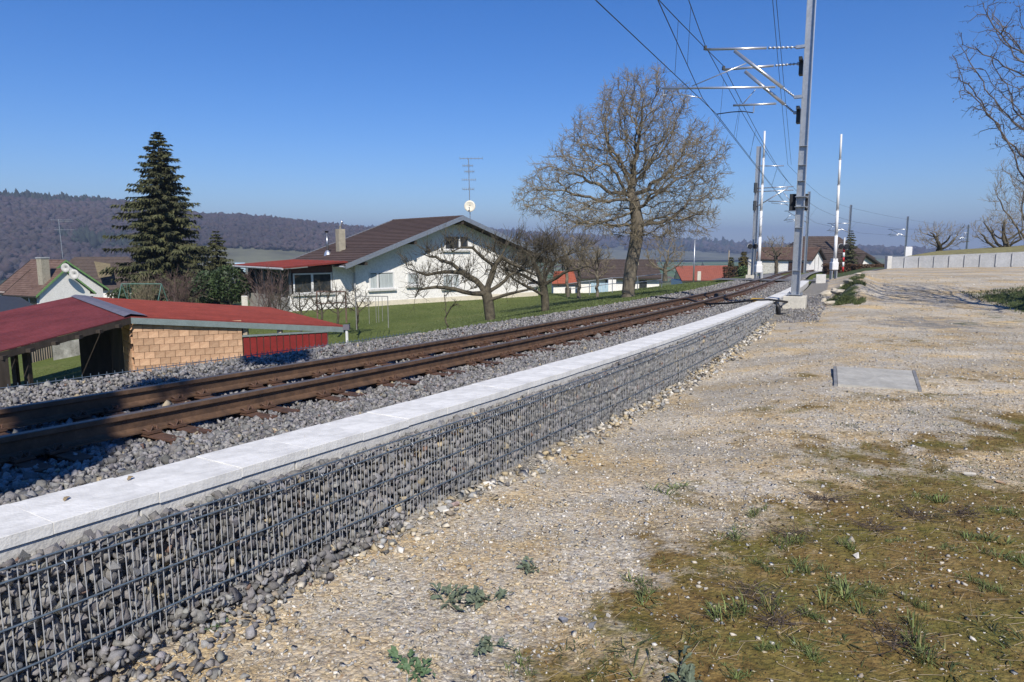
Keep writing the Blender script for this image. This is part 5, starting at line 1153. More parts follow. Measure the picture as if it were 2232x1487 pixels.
# ------------------------------------------------------------------ plants
def prisms(p0, p1, r0, r1, n=3):
    p0 = np.asarray(p0, float); p1 = np.asarray(p1, float); r0 = np.asarray(r0, float); r1 = np.asarray(r1, float)
    d = p1 - p0; L = np.linalg.norm(d, axis=1, keepdims=True); d = d / np.maximum(L, 1e-9)
    up = np.where(np.abs(d[:, 2:3]) < .9, np.array([[0, 0, 1.]]), np.array([[1., 0, 0]])); a = np.cross(d, up); a /= np.linalg.norm(a, axis=1, keepdims=True); b = np.cross(d, a)
    ang = np.arange(n) * 2 * np.pi / n; ring = a[:, None, :] * np.cos(ang)[None, :, None] + b[:, None, :] * np.sin(ang)[None, :, None]
    V = np.concatenate([p0[:, None] + ring * r0[:, None, None], p1[:, None] + ring * r1[:, None, None]], 1).reshape(-1, 3)
    k = np.arange(n); f = np.stack([k, (k + 1) % n, n + (k + 1) % n, n + k], 1); F = (f[None] + (np.arange(len(p0)) * 2 * n)[:, None, None]).reshape(-1, 4)
    return V, F
def colonize(trunk, att, step, infl, kill, seed, maxit=160, wob=.18):
    r = np.random.default_rng(seed); nodes = [np.array(p, float) for p in trunk]; par = [-1] + list(range(len(trunk) - 1))
    att = np.asarray(att, float); alive = np.ones(len(att), bool); bd = np.full(len(att), 1e9); bi = np.zeros(len(att), int)
    def upd(start):
        new = np.array(nodes[start:])
        if not len(new): return
        for a in range(0, len(new), 200):
            d = np.linalg.norm(att[:, None] - new[None, a:a + 200], axis=2); j = d.argmin(1); m = d[np.arange(len(att)), j]; k = m < bd; bd[k] = m[k]; bi[k] = start + a + j[k]
    upd(max(0, len(trunk) - 4)); last = {}
    for it in range(maxit):
        act = alive & (bd < infl)
        if not act.any():
            if it < 30 and alive.any(): act = alive & (bd <= bd[alive].min() + step)
            else: break
        start = len(nodes); idx = bi[act]; dv = att[act] - np.array(nodes)[idx]; dv /= np.linalg.norm(dv, axis=1, keepdims=True) + 1e-9
        for u in np.unique(idx):
            m = dv[idx == u].mean(0) + r.normal(0, wob, 3); 
            if par[u] >= 0: m = m + .35 * (nodes[u] - nodes[par[u]]) / (np.linalg.norm(nodes[u] - nodes[par[u]]) + 1e-9)
            m /= np.linalg.norm(m) + 1e-9; q = nodes[u] + m * step
            if last.get(u, 0) > 3: continue
            last[u] = last.get(u, 0) + 1; nodes.append(q); par.append(int(u))
        if len(nodes) == start: break
        upd(start); alive &= bd > kill
    return np.array(nodes), np.array(par)
def tree_mesh(t, nodes, par, rtip, expo, m_wood, m_twig, seed, twig_n=2, twig_len=.45, twig_r=.009, up=.35, rmax=None, thick=.035, buds=0, droop=0.0, root_flare=1.25):
    r = np.random.default_rng(seed); n = len(nodes); rad = np.zeros(n); acc = np.zeros(n)
    for i in range(n - 1, -1, -1):
        rad[i] = rtip if acc[i] == 0 else acc[i] ** (1 / expo)
        if par[i] >= 0: acc[par[i]] += rad[i] ** expo
    if rmax: rad = rtip + (rad - rtip) * (rmax - rtip) / max(rad.max() - rtip, 1e-6)
    rad[0] *= root_flare
    c = np.nonzero(par >= 0)[0]; p = par[c]; big = np.minimum(rad[c], rad[p]) > thick
    # start of a side branch takes the branch's own radius
    r_start = np.minimum(rad[p], rad[c] * 1.35)
    B = MB(); Vb, Fb = prisms(nodes[p[big]], nodes[c[big]], r_start[big], rad[c[big]], 8) if big.any() else (None, None)
    base = Vector(t.location)
    if Vb is not None:
        o = np_mesh('trunk', Vb, Fb, m_wood, smooth=True, parent=t)
    s = ~big; p0, p1, r0, r1 = [nodes[p[s]]], [nodes[c[s]]], [r_start[s]], [rad[c[s]]]
    thin = np.nonzero(rad < thick * .9)[0]; tips = []
    if len(thin) and twig_n:
        src = np.repeat(thin, twig_n); pr = par[src]; ax = nodes[src] - nodes[np.maximum(pr, 0)]; ax /= np.linalg.norm(ax, axis=1, keepdims=True) + 1e-9
        d = ax * .6 + r.normal(0, .55, (len(src), 3)); d[:, 2] += up - droop; d /= np.linalg.norm(d, axis=1, keepdims=True); L = twig_len * r.uniform(.5, 1.2, len(src))
        q0 = nodes[src]; q1 = q0 + d * (L * .55)[:, None]; d2 = d + r.normal(0, .3, d.shape); d2[:, 2] += .5 * up - droop; d2 /= np.linalg.norm(d2, axis=1, keepdims=True); q2 = q1 + d2 * (L * .45)[:, None]
        p0 += [q0, q1]; p1 += [q1, q2]; r0 += [np.full(len(src), twig_r), np.full(len(src), twig_r * .8)]; r1 += [np.full(len(src), twig_r * .8), np.full(len(src), twig_r * .45)]
        d3 = d + r.normal(0, .6, d.shape); d3 /= np.linalg.norm(d3, axis=1, keepdims=True); q3 = q1 + d3 * (L * .35)[:, None]; p0.append(q1); p1.append(q3); r0.append(np.full(len(src), twig_r * .7)); r1.append(np.full(len(src), twig_r * .4)); tips = np.concatenate([q2, q3, q1])
    V, F = prisms(np.concatenate(p0), np.concatenate(p1), np.concatenate(r0), np.concatenate(r1), 3); np_mesh('crown', V, F, m_twig, parent=t)
    if buds and len(tips):
        k = r.choice(len(tips), min(buds, len(tips)), False); tv, tf = T_ANG_LO[0]; pp = tips[k]; b0 = pp; b1 = pp + np.stack([r.normal(0, .015, len(k)), r.normal(0, .015, len(k)), -r.uniform(.01, .05, len(k)) + r.uniform(0, .03, len(k))], 1)
        V, F = prisms(b0, b1, np.full(len(k), .012), np.full(len(k), .006), 4); tag(np_mesh('buds', V, F, M_bud, parent=t), kind='stuff')
def in_ellipsoids(ells, n, r, shell=.0):
    out = []; vol = np.array([e[3] * e[4] * e[5] for e in ells]); w_ = vol / vol.sum()
    for e, k in zip(ells, (w_ * n).astype(int) + 1):
        d = r.normal(size=(k, 3)); d /= np.linalg.norm(d, axis=1, keepdims=True); rr = r.uniform(shell, 1, (k, 1)) ** (1 / 2.2); out.append(np.array(e[:3]) + d * rr * np.array(e[3:6]))
    return np.concatenate(out)
def ell(px, py, Y, rx, ry, rz): c = at(px, py, Y); k = Y / 1488; return (c.x, c.y, c.z, rx * k, ry, rz * k)
def ground_at(px, Y):
    x = (px - 1116) / 1488 * Y * 1.0; return Vector((x, Y, gz(x, Y)))

def walnut():
    Y = 33; b = at(1370, 654, Y); r = np.random.default_rng(41); t = thing('walnut_tree', 'large bare spreading tree standing on the lawn beside the track', 'tree', b)
    tr = [b - Vector((0, 0, .4)), at(1369, 640, Y), at(1372, 610, Y), at(1377, 575, Y), at(1384, 540, Y), at(1388, 515, Y), at(1390, 490, Y), at(1386, 465, Y), at(1383, 440, Y)]
    e = [ell(1400, 238, Y, 112, 2.9, 78), ell(1305, 300, Y, 85, 2.6, 62), ell(1232, 372, Y, 82, 2.4, 50), ell(1172, 425, Y, 60, 2.0, 52), ell(1285, 468, Y, 95, 3.0, 48), ell(1500, 335, Y, 82, 2.8, 72), ell(1492, 465, Y, 74, 2.8, 58), ell(1405, 370, Y, 115, 3.4, 105), ell(1360, 200, Y, 55, 1.6, 42), ell(1545, 400, Y, 42, 1.8, 60), ell(1390, 500, Y, 90, 3.0, 35)]
    nd, pr = colonize(tr, in_ellipsoids(e, 3900, r), .24, 2.0, .36, 42, 190, .32)
    tree_mesh(t, nd, pr, .010, 2.15, M_bark, M_bark_l, 43, 5, .46, .0085, .02, rmax=.31, thick=.04, root_flare=1.6)
walnut()
def px_tree(name, label, base_px, limbs, Y, seed, r0, twig_n=3, twig_len=.5, cat='tree', mw=None, mt=None, spread=1.3, tr=.008, up=.45, sub=.25):
    """tree drawn by its main limbs: picture polylines at depth Y with their own swing in depth"""
    r = np.random.default_rng(seed); b = at(*base_px, Y); t = thing(name, label, cat, b); N_, P_ = [np.array(b - Vector((0, 0, .4)))], [-1]; first = {}
    rad = {}
    for li, (start, pts, dy) in enumerate(limbs):
        prev = first.get(start, 0); k = len(pts); acc = []
        for i, (x, y) in enumerate(pts):
            q = at(x, y, Y + dy * (i + 1) / k); q0 = Vector(N_[prev]); n = max(1, int((q - q0).length / sub))
            for j in range(1, n + 1):
                p = q0.lerp(q, j / n); N_.append(np.array(p) + r.normal(0, .02, 3) * (j < n)); P_.append(prev); prev = len(N_) - 1; acc.append(prev)
            first[(li, i)] = prev
        # side branches along the limb
        if li:
            for a in acc[1:]:
                for _ in range(2):
                    d = r.normal(0, 1, 3); d[2] = abs(d[2]) * .6 + up; d[1] *= spread; d /= np.linalg.norm(d); pv = a
                    for j in range(r.integers(1, 4)): N_.append(N_[pv] + d * sub * .8 + r.normal(0, .05, 3)); P_.append(pv); pv = len(N_) - 1
    tree_mesh(t, np.array(N_), np.array(P_), .009, 2.5, mw or M_bark_a, mt or M_bark_a, seed + 1, twig_n, twig_len, tr, up, rmax=r0, thick=.03)
    return t
px_tree('apple_tree', 'gnarled bare apple tree with long level limbs before the white house', (1068, 704), [
    (None, [(1067, 680), (1064, 655), (1060, 640)], 0), ((0, 2), [(1030, 640), (990, 630), (950, 626), (912, 632), (905, 648)], -1.0),
    ((0, 2), [(1038, 612), (1008, 594), (972, 593), (930, 600), (888, 585)], .9), ((0, 2), [(1070, 605), (1078, 580), (1092, 560), (1108, 528)], .2),
    ((3, 1), [(1052, 562), (1030, 540), (1005, 540), (985, 548)], -.6), ((0, 2), [(1088, 622), (1110, 600), (1138, 588), (1160, 575)], .8), ((0, 1), [(1105, 642), (1150, 632), (1168, 632)], -.7), ((3, 2), [(1115, 575), (1150, 592), (1175, 605)], .9), ((2, 1), [(985, 575), (950, 560), (925, 555)], 1.3)], 22.6, 51, .175, 5, .55)
px_tree('apple_tree', 'second bare apple tree with dark tangled crown right of the first', (1190, 687), [
    (None, [(1189, 665), (1187, 645), (1184, 622)], 0), ((0, 2), [(1150, 605), (1110, 590), (1085, 560)], .8), ((0, 2), [(1170, 585), (1160, 560), (1140, 545)], -.9), ((0, 2), [(1195, 590), (1215, 565), (1250, 550), (1275, 545)], .7),
    ((0, 2), [(1215, 605), (1240, 590), (1280, 580), (1300, 590)], -1.1), ((2, 1), [(1190, 545), (1215, 535)], 1.0), ((0, 1), [(1160, 630), (1130, 615), (1105, 600)], -1.2), ((0, 2), [(1186, 590), (1195, 560), (1185, 540)], .3)], 25.5, 53, .15, 7, .6)
def soft_tree(name, label, px, base_y, Y, ells, natt, seed, r0, step=.3, twig_n=3, twig_len=.5, tr=.012, mw=None, mt=None, fork=.35, up=.3, base=None, buds=0, droop=0.0, kill=None, group=None):
    r = np.random.default_rng(seed); b = base if base is not None else at(px, base_y, Y); t = thing(name, label, 'tree', b, group); top = Vector(ells[0][:3]); k = [b - Vector((0, 0, .4))]
    for i in range(1, 5): k.append(b.lerp(top, fork * i / 4) + Vector((r.normal(0, .04), r.normal(0, .04), 0)))
    nd, pr = colonize(k, in_ellipsoids(ells, natt, r), step, step * 8, step * 1.5, seed + 1, 120, .2)
    tree_mesh(t, nd, pr, .010, 2.2, mw or M_bark, mt or M_bark_l, seed + 2, twig_n, twig_len, tr, up, rmax=r0, thick=.04, buds=buds, droop=droop); return t
soft_tree('bare_tree', 'small bare tree on the lawn right of the walnut trunk', 1450, 600, 50, [ell(1448, 555, 50, 52, 1.6, 45)], 420, 61, .16, twig_n=3)
soft_tree('bare_tree', 'slim bare tree beside the railing left of the walnut trunk', 1302, 640, 46, [ell(1300, 570, 46, 42, 1.4, 42)], 320, 63, .10)
soft_tree('bare_tree', 'bare fruit tree behind the second apple tree before the orange roof', 1262, 640, 48, [ell(1262, 555, 48, 48, 1.6, 48)], 380, 65, .12)
soft_tree('bare_tree', 'twiggy tree at the left corner of the long house', 1238, 640, 54, [ell(1232, 545, 54, 50, 1.6, 40)], 360, 66, .12)
soft_tree('bare_tree', 'little bare tree before the white outbuilding at the crossing', 1692, 604, 72, [ell(1690, 542, 72, 34, 1.6, 26)], 360, 67, .19, mw=M_bark_a)
soft_tree('pollard_tree', 'low bare pollard tree behind the middle of the concrete wall', 2047, 556, 53, [ell(2047, 517, 53, 58, 2.0, 32)], 420, 71, .24, mw=M_bark_a, twig_n=2, up=.5)
soft_tree('pollard_tree', 'dark bare pollard tree behind the right end of the concrete wall', 2190, 552, 50, [ell(2192, 505, 50, 75, 2.2, 40), ell(2150, 500, 50, 35, 1.4, 25)], 480, 73, .26, mw=M_bark_a, twig_n=2, up=.5)
soft_tree('tall_bare_tree', 'tall feathery bare tree at the right picture edge', 2236, 560, 60, [ell(2245, 430, 60, 90, 2.4, 110)], 520, 75, .2, step=.4, twig_n=3, twig_len=.9, mt=mat('twig_tan', (.24, .19, .12), .9, .2, 3), up=.6)
soft_tree('roadside_tree', 'tree at the right edge with budding branches reaching into the sky', 2460, 740, 18.5, [ell(2330, 120, 18.5, 245, 2.6, 160), ell(2300, 240, 18.5, 190, 2.2, 80), ell(2470, 250, 18.5, 240, 3.4, 250)], 2300, 77, .16, step=.21, twig_n=2, twig_len=.30, tr=.005, mw=M_bark, mt=mat('twig_grey', (.10, .085, .075), .9, .3, 3, col2=(.16, .135, .115)), fork=.40, up=.2, buds=3200)

def spruce(name, label, px, top_y, base_y, Y, halfw, seed, levels, bpl, lean=0.0, dens=1.25, m_=None):
    r = np.random.default_rng(seed); b = at(px, base_y, Y); tp = at(px, top_y, Y); b.x = tp.x; t = thing(name, label, 'tree', b); H = tp.z - b.z; Rm = halfw * Y / 1488
    m = MB(); m.tube([b - Vector((0, 0, .5)), b.lerp(tp, .5), tp], [.028 * H * .9, .016 * H, .01], 8); m.build('trunk', M_bark, t, smooth=True)
    Vs, Cs, p0, p1, r0 = [], [], [], [], []
    for i in range(levels):
        k = (i + r.uniform(0, .6)) / levels; z = tp.z - H * k * .97 - .05; reach = Rm * (k ** .78) * (1 + .16 * math.sin(i * 1.9 + seed)) * (1.0 if k < .8 else 1.0 - .25 * (k - .8) / .2); nb = int(bpl * (.45 + .55 * k)) + 2; a0 = r.uniform(0, 6.28)
        for j in range(nb):
            a = a0 + 2 * math.pi * j / nb + r.normal(0, .22); L = reach * r.choice([r.uniform(.35, .8), r.uniform(.75, 1.2)]) + .10; dirv = np.array([math.cos(a), math.sin(a), 0]); sd = np.array([-math.sin(a), math.cos(a), 0])
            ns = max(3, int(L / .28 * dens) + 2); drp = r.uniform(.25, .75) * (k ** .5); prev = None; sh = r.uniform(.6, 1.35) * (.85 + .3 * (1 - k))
            for q in range(ns + 1):
                f_ = q / ns; pt = np.array([b.x, b.y, z]) + dirv * L * f_ + np.array([0, 0, (.22 * (1 - k) - drp * (1.3 * f_ - .75 * f_ * f_)) * L])
                if prev is not None: p0.append(prev); p1.append(pt); r0.append(.02 * (1.1 - f_))
                prev = pt
                if f_ < .12: continue
                for sgn in (-1, 1, 0):
                    for rep in range(3):
                        tl = (.20 + .42 * (1 - .55 * f_) * min(1, L / 2)) * r.uniform(.6, 1.25); dd = dirv * r.uniform(.3, .9) + sd * sgn * r.uniform(.4, .9) + np.array([0, 0, -r.uniform(.3, 1.7) * (k ** .4)]) + r.normal(0, .12, 3); dd /= np.linalg.norm(dd); wv = np.cross(dd, np.array([0, 0, 1.]) + r.normal(0, .5, 3)); wv /= np.linalg.norm(wv) + 1e-9; wv *= .032 * r.uniform(.6, 1.6) * (1 + .5 * min(1, Rm / 3))
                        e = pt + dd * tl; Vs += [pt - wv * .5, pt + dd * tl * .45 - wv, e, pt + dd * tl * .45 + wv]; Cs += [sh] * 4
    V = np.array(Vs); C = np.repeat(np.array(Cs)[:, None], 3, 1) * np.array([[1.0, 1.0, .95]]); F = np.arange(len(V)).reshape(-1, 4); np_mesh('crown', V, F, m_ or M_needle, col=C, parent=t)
    V, F = prisms(p0, p1, r0, np.array(r0) * .8, 3); tag(np_mesh('branches', V, F, M_bark, parent=t), kind='stuff')
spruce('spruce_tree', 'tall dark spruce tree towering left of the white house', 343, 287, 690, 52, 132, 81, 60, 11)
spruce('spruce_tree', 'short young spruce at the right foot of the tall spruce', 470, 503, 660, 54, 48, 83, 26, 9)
spruce('spruce_tree', 'small spruce behind the striped crossing signal', 1856, 503, 592, 92, 22, 85, 22, 8)
spruce('spruce_tree', 'little dark conifer beside the barn roof', 1594, 560, 606, 82, 9, 87, 16, 7)
spruce('thuja_tree', 'rusty green thuja left of the crossing lamps', 1622, 548, 607, 76, 17, 89, 20, 9, m_=mat('thuja_leaf', (.075, .065, .025), .8, .3, 2, col2=(.12, .10, .035), attr=True))

def leafy(name, label, cat, ells, n, size, m_, seed, stems=True, group=None, base=None, shade=(.5, 1.3), box=None):
    r = np.random.default_rng(seed)
    if box is not None:
        p = r.uniform(-1, 1, (n, 3)); ax = r.integers(0, 3, n); k = r.random(n) < .75; p[k, ax[k]] = np.sign(p[k, ax[k]]) * r.uniform(.85, 1.05, k.sum()); p = np.array(box[:3]) + p * np.array(box[3:6])
        if len(box) > 6: p[:, 1] += (p[:, 0] - box[0]) * box[6]
    else: p = in_ellipsoids(ells, n, r, .45)
    clump = .5 + .5 * np.clip(vnoise(p[:, 0] * 2.3 + p[:, 1], p[:, 2] * 2.3 + p[:, 1] * .7, seed) + .5, 0, 1); keep = r.random(len(p)) < .35 + .65 * (clump > .62); p = p[keep]; n = len(p)
    a = r.normal(size=(n, 3)); a /= np.linalg.norm(a, axis=1, keepdims=True); b_ = np.cross(a, r.normal(size=(n, 3))); b_ /= np.linalg.norm(b_, axis=1, keepdims=True); s = (size * r.uniform(.6, 1.4, n))[:, None]
    V = np.stack([p - a * s, p + b_ * s * .5, p + a * s, p - b_ * s * .5], 1).reshape(-1, 3); C = np.repeat(r.uniform(*shade, n), 4)[:, None] * np.ones((1, 3))
    c = np.array(ells[0][:3]) if box is None else np.array(box[:3]); base = Vector(base) if base is not None else Vector((c[0], c[1], p[:, 2].min()))
    t = thing(name, label, cat, base, group); np_mesh('foliage', V, np.arange(len(V)).reshape(-1, 4), m_, col=C, parent=t)
    if stems:
        k = 7; q = p[r.choice(n, k)]; b0 = np.tile(np.array(base), (k, 1)) + r.normal(0, .12, (k, 3)); b0[:, 2] = base.z - .2; V, F = prisms(b0, q, np.full(k, .05), np.full(k, .015), 5); np_mesh('stem', V, F, M_bark, parent=t)
    return t
leafy('evergreen_shrub', 'broad dark evergreen shrub left of the annex', 'shrub', [ell(500, 618, 47, 48, 1.4, 40), ell(450, 625, 47, 35, 1.2, 35)], 6500, .10, M_leafd, 91)
leafy('evergreen_shrub', 'dark evergreen shrub under the tall spruce', 'shrub', [ell(330, 640, 50, 80, 1.6, 26)], 4000, .12, M_leafd, 92)
leafy('evergreen_shrub', 'bright green shrub between barn roof and crossing lamps', 'shrub', [ell(1620, 592, 74, 11, .7, 13)], 1200, .10, M_leafd, 93, shade=(1.0, 2.2))
def hedge_px(label, px0, px1, y0, y1, Y, seed, m_=None, d=.6):
    a, b = at(px0, y1, Y), at(px1, y1, Y); z1 = at(px0, y0, Y).z; zc = (a.z + z1) / 2; leafy('hedge', label, 'hedge', None, int(1500 * (b.x - a.x)), .09, m_ or M_hedge, seed, False, 'brown hedges near the crossing', box=((a.x + b.x) / 2, Y, zc, (b.x - a.x) / 2, d, (z1 - a.z) / 2))
hedge_px('rounded brown hedge right of the barn roof', 1578, 1612, 582, 608, 80, 94)
hedge_px('long clipped brown hedge left of the concrete wall', 1862, 1936, 577, 597, 70, 95); hedge_px('brown hedge section behind the striped signal', 1797, 1857, 576, 600, 72, 96)
def stem_shrub(name, label, px, base_y, Y, hpx, wpx, n, seed, m_, group=None, cat='shrub', r_=.014):
    r = np.random.default_rng(seed); b = at(px, base_y, Y); t = thing(name, label, cat, b, group); k = Y / 1488; p0, p1, r0, r1 = [], [], [], []
    for i in range(n):
        a = np.array(b) + np.array([r.normal(0, wpx * k * .18), r.normal(0, wpx * k * .18), 0]); d = np.array([r.normal(0, .5) * wpx / hpx, r.normal(0, .4) * wpx / hpx, 1.0]); d /= np.linalg.norm(d); L = hpx * k * r.uniform(.55, 1.1); seg = 5; prev = a
        for j in range(seg):
            q = prev + d * L / seg + r.normal(0, .03, 3); p0.append(prev); p1.append(q); r0.append(r_ * (1 - .16 * j)); r1.append(r_ * (1 - .16 * (j + 1)))
            if j > 0:
                for _ in range(2): dd = d + r.normal(0, .5, 3); dd /= np.linalg.norm(dd); p0.append(q); p1.append(q + dd * L * r.uniform(.10, .28)); r0.append(r_ * .55); r1.append(r_ * .3)
            prev = q; d = d + r.normal(0, .12, 3); d /= np.linalg.norm(d)
    V, F = prisms(p0, p1, r0, r1, 3); np_mesh('stems', V, F, m_, parent=t); return t
stem_shrub('twiggy_shrub', 'reddish bare shrub before the glazed side of the annex', 590, 680, 38, 85, 75, 70, 101, M_twig_r)
stem_shrub('twiggy_shrub', 'brown bare bush right of the green swing frame', 392, 668, 44, 72, 60, 110, 102, M_twig_r); stem_shrub('twiggy_shrub', 'pale brown bush below the tall spruce', 318, 668, 45, 62, 50, 80, 103, M_bark_l)
for i, (px, h_, lab) in enumerate(((612, 70, 'leftmost of the pruned garden shrubs before the annex'), (655, 75, 'second pruned garden shrub from the left before the annex'), (700, 78, 'third pruned garden shrub, under the white annex wall'), (735, 72, 'fourth pruned garden shrub, beside the frame posts'), (778, 66, 'rightmost pruned garden shrub by the house corner'))):
    Yp = 30.5 + .4 * i; by = 706 - i * 2
    px_tree('garden_shrub', lab, (px, by), [(None, [(px + 2, by - 16), (px + 1, by - 26)], 0), ((0, 1), [(px - 16, by - 40), (px - 20, by - h_ * .8)], .3), ((0, 1), [(px + 12, by - 42), (px + 20, by - h_ * .85)], -.3), ((0, 0), [(px + 18, by - 30), (px + 30, by - h_ * .55)], .4), ((0, 1), [(px - 2, by - 46), (px - 4, by - h_)], -.4), ((0, 0), [(px - 20, by - 28), (px - 30, by - h_ * .5)], -.2)], Yp, 110 + 3 * i, .055, 2, .28, 'shrub', M_bark_a, M_bark_a, 1.0, .007, .3, .16)
px_tree('sapling', 'thin bare sapling on the lawn left of the gnarled apple tree', (973, 702), [(None, [(974, 685), (972, 668)], 0), ((0, 1), [(970, 655), (968, 645)], .1), ((0, 0), [(985, 668), (995, 664)], -.1)], 22.3, 140, .03, 2, .2, 'tree', M_bark_a, M_bark_a, 1, .006, .2, .12)

# ------------------------------------------------------------------ garden frames, fence, far poles
def frame_px(name, label, cat, px0, px1, ytop, ybot, Y, m_, r_=.03, ropes=(), legs_splay=0.0, depth=0.0, bar=None):
    a, b = at(px0, ytop, Y), at(px1, ytop, Y + depth); t = thing(name, label, cat, Vector(((a.x + b.x) / 2, Y, at(px0, ybot, Y).z))); zb = t.location.z - .15
    m = MB(); m.tube([a, b], r_, 8); m.build('crossbar', m_, t)
    for p in (a, b):
        if legs_splay:
            for s in (-1, 1): m = MB(); m.tube([p, Vector((p.x + s * legs_splay * .35, p.y + s * legs_splay, zb))], r_, 8); m.build('leg', m_, t)
        else: m = MB(); m.tube([p, Vector((p.x, p.y, zb))], r_, 8); m.build('leg', m_, t)
    for k, y1 in ropes: p = a.lerp(b, k); m = MB(); m.tube([p, Vector((p.x, p.y, at(px0, y1, Y).z))], .012, 5); m.build('rope', m_, t)
    if bar: z = at(px0, bar, Y).z; m = MB(); m.tube([Vector((a.x, a.y, z)), Vector((b.x, b.y, z))], r_ * .8, 6); m.build('lower_bar', m_, t)
frame_px('swing_frame', 'green painted swing frame below the tall spruce', 'swing', 265, 352, 619, 668, 43, mat('green_paint', (.09, .17, .14), .5), .032, ((.13, 660), (.2, 660)), .5)
frame_px('climbing_frame', 'grey metal frame with hanging ropes on the lawn by the house corner', 'frame', 775, 845, 646, 712, 31, mat('dull_pipe', (.22, .22, .21), .7), .02, ((.40, 708), (.62, 706), (.70, 706), (.82, 704)), 0, .8)
frame_px('carpet_bar', 'plain rusty bar frame before the annex wall', 'frame', 690, 753, 636, 700, 34, mat('rusty_pipe', (.16, .10, .08), .7), .04, (), 0, .6, 662)
def fence():
    r = random.Random(3); b0 = at(100, 800, 29); t = thing('plank_fence', 'weathered plank fence seen through the open shed', 'fence', (b0.x, 29, gz(b0.x, 29)))
    for i in range(13):
        px = 62 + i * 5.2; Y = 29 + i * .12; q = at(px, 800, Y); z = gz(q.x, Y); h = 1.25 + r.uniform(-.15, .12); m = MB(); m.box((q.x, Y, z + h / 2 - .1), (.085, .03, h + .2), rz=r.uniform(-.3, .3)); m.build('plank', mat('weathered_plank', (.26, .22, .17), .95, .3, 5, .3, stretch=(1, 1, .15), per_obj=.2), t)
    a, b = at(62, 765, 29.06), at(126, 765, 30.5); m = MB(); m.tube([(a.x, a.y, gz(a.x, 29) + .9), (b.x, b.y, gz(b.x, 30) + .9)], .03, 5); m.build('rail', M_darkwood, t)
    c0, c1 = at(118, 800, 29.5), at(178, 800, 30.5); z0 = gz(c0.x, 29.5); m = MB(); m.hexa([(c0.x, c0.y, z0 - .5), (c1.x, c1.y, z0 - .5), (c1.x, c1.y + .4, z0 - .5), (c0.x, c0.y + .4, z0 - .5), (c0.x, c0.y, z0 + .72), (c1.x, c1.y, z0 + .8), (c1.x, c1.y + .4, z0 + .8), (c0.x, c0.y + .4, z0 + .72)])
    o = fix_normals(m.build('stone_wall', mat('mottled_stone', (.30, .29, .25), .95, .35, 2.5, .4, 12, col2=(.52, .51, .46)), None, origin=c0)); tag(o, 'mottled pale stone wall stub beside the plank fence', 'wall')
fence()
def pole(px, y0, y1, Y, label, r_=.07, m_=None, cat='pole'):
    b = at(px, y1, Y); tp = at(px + .05 * (px - 1116) / 634 * (y1 - y0), y0, Y); t = thing('pole', label, cat, b); m = MB(); m.tube([b - Vector((0, 0, 1)), tp], [r_, r_ * .7], 8); m.build('shaft', m_ or M_galv, t, smooth=True); m = MB(); m.tube([tp, tp + Vector((0, 0, .06))], r_ * .9, 8); m.build('cap', M_galv, t); return t
pole(1512, 522, 604, 62, 'slim grey lamp pole before the orange barn roof', .08); pole(1588, 546, 580, 84, 'short wooden pole above the right end of the barn roof', .10, mat('pole_wood', (.26, .22, .17), .9))
block('letter_box', 'small cream box on a post before the orange barn roof', 'box', 1520, 1528, 592, 597, 60, .3, M_foot)
block('garden_table', 'cream garden table top beside the annex glazing', 'table', 526, 540, 646, 652, 40, .6, M_foot)
block('far_shed', 'pale blue shed between evergreen shrub and annex', 'shed', 512, 535, 574, 584, 90, 4, M_blue)

# ------------------------------------------------------------------ small growth on the yard
def G0(px, py):
    r = ray(px, py); z = 0.0
    for _ in range(6): k = (z - EYE) / r.z; q = r * k + Vector((0, 0, EYE)); z = float(yard_z(np.array([q.x]), np.array([q.y]))[0])
    return Vector((q.x, q.y, z))
def tuft_mesh(seed, n, h_, spread, w_, shade=(.6, 1.4), dry=.1):
    r = np.random.default_rng(seed); V, C, F = [], [], []; cen = r.normal(0, spread * .55, (5, 3)) * np.array([1, 1, 0])
    for i in range(n):
        a = r.uniform(0, 6.28); L = h_ * r.uniform(.3, 1.25); s_ = spread * r.uniform(.15, .85); cc = cen[i % len(cen)]; b = cc + np.array([math.cos(a), math.sin(a), 0]) * r.uniform(0, spread * .35); d = np.array([math.cos(a + r.normal(0, .4)), math.sin(a + r.normal(0, .4)), 0]); wv = np.array([-d[1], d[0], 0]) * w_ * r.uniform(.7, 1.3)
        p0 = b - np.array([0, 0, .01]); p1 = b + d * s_ * .4 + np.array([0, 0, L * .6]); p2 = b + d * s_ + np.array([0, 0, L * r.uniform(.45, 1.0)]); k = len(V); V += [p0 - wv, p0 + wv, p1 + wv * .8, p1 - wv * .8, p2]; sh = r.uniform(*shade); c = [sh, sh, sh] if r.random() > dry else [2.6, 1.7, 2.2]; C += [c] * 5; F += [(k, k + 1, k + 2, k + 3), (k + 3, k + 2, k + 4, k + 4)]
    me = bpy.data.meshes.new('grass_tuft'); me.from_pydata([tuple(v) for v in V], [], [f if f[2] != f[3] else f[:3] for f in F]); at_ = me.color_attributes.new('Col', 'FLOAT_COLOR', 'POINT'); at_.data.foreach_set('color', np.concatenate([np.array(C), np.ones((len(C), 1))], 1).astype(np.float32).ravel()); me.materials.append(M_grassb); return me
TUFTS = [tuft_mesh(200 + i, 120, .045 + .009 * i, .10 + .015 * (i % 3), .0022, (.5, 1.9), .08) for i in range(4)] + [tuft_mesh(210 + i, 42, .022, .13, .0026, (.3, 1.0), .3) for i in range(4)] + [tuft_mesh(220 + i, 120, .045, .09, .0018, (.7, 2.0), .05) for i in range(2)]
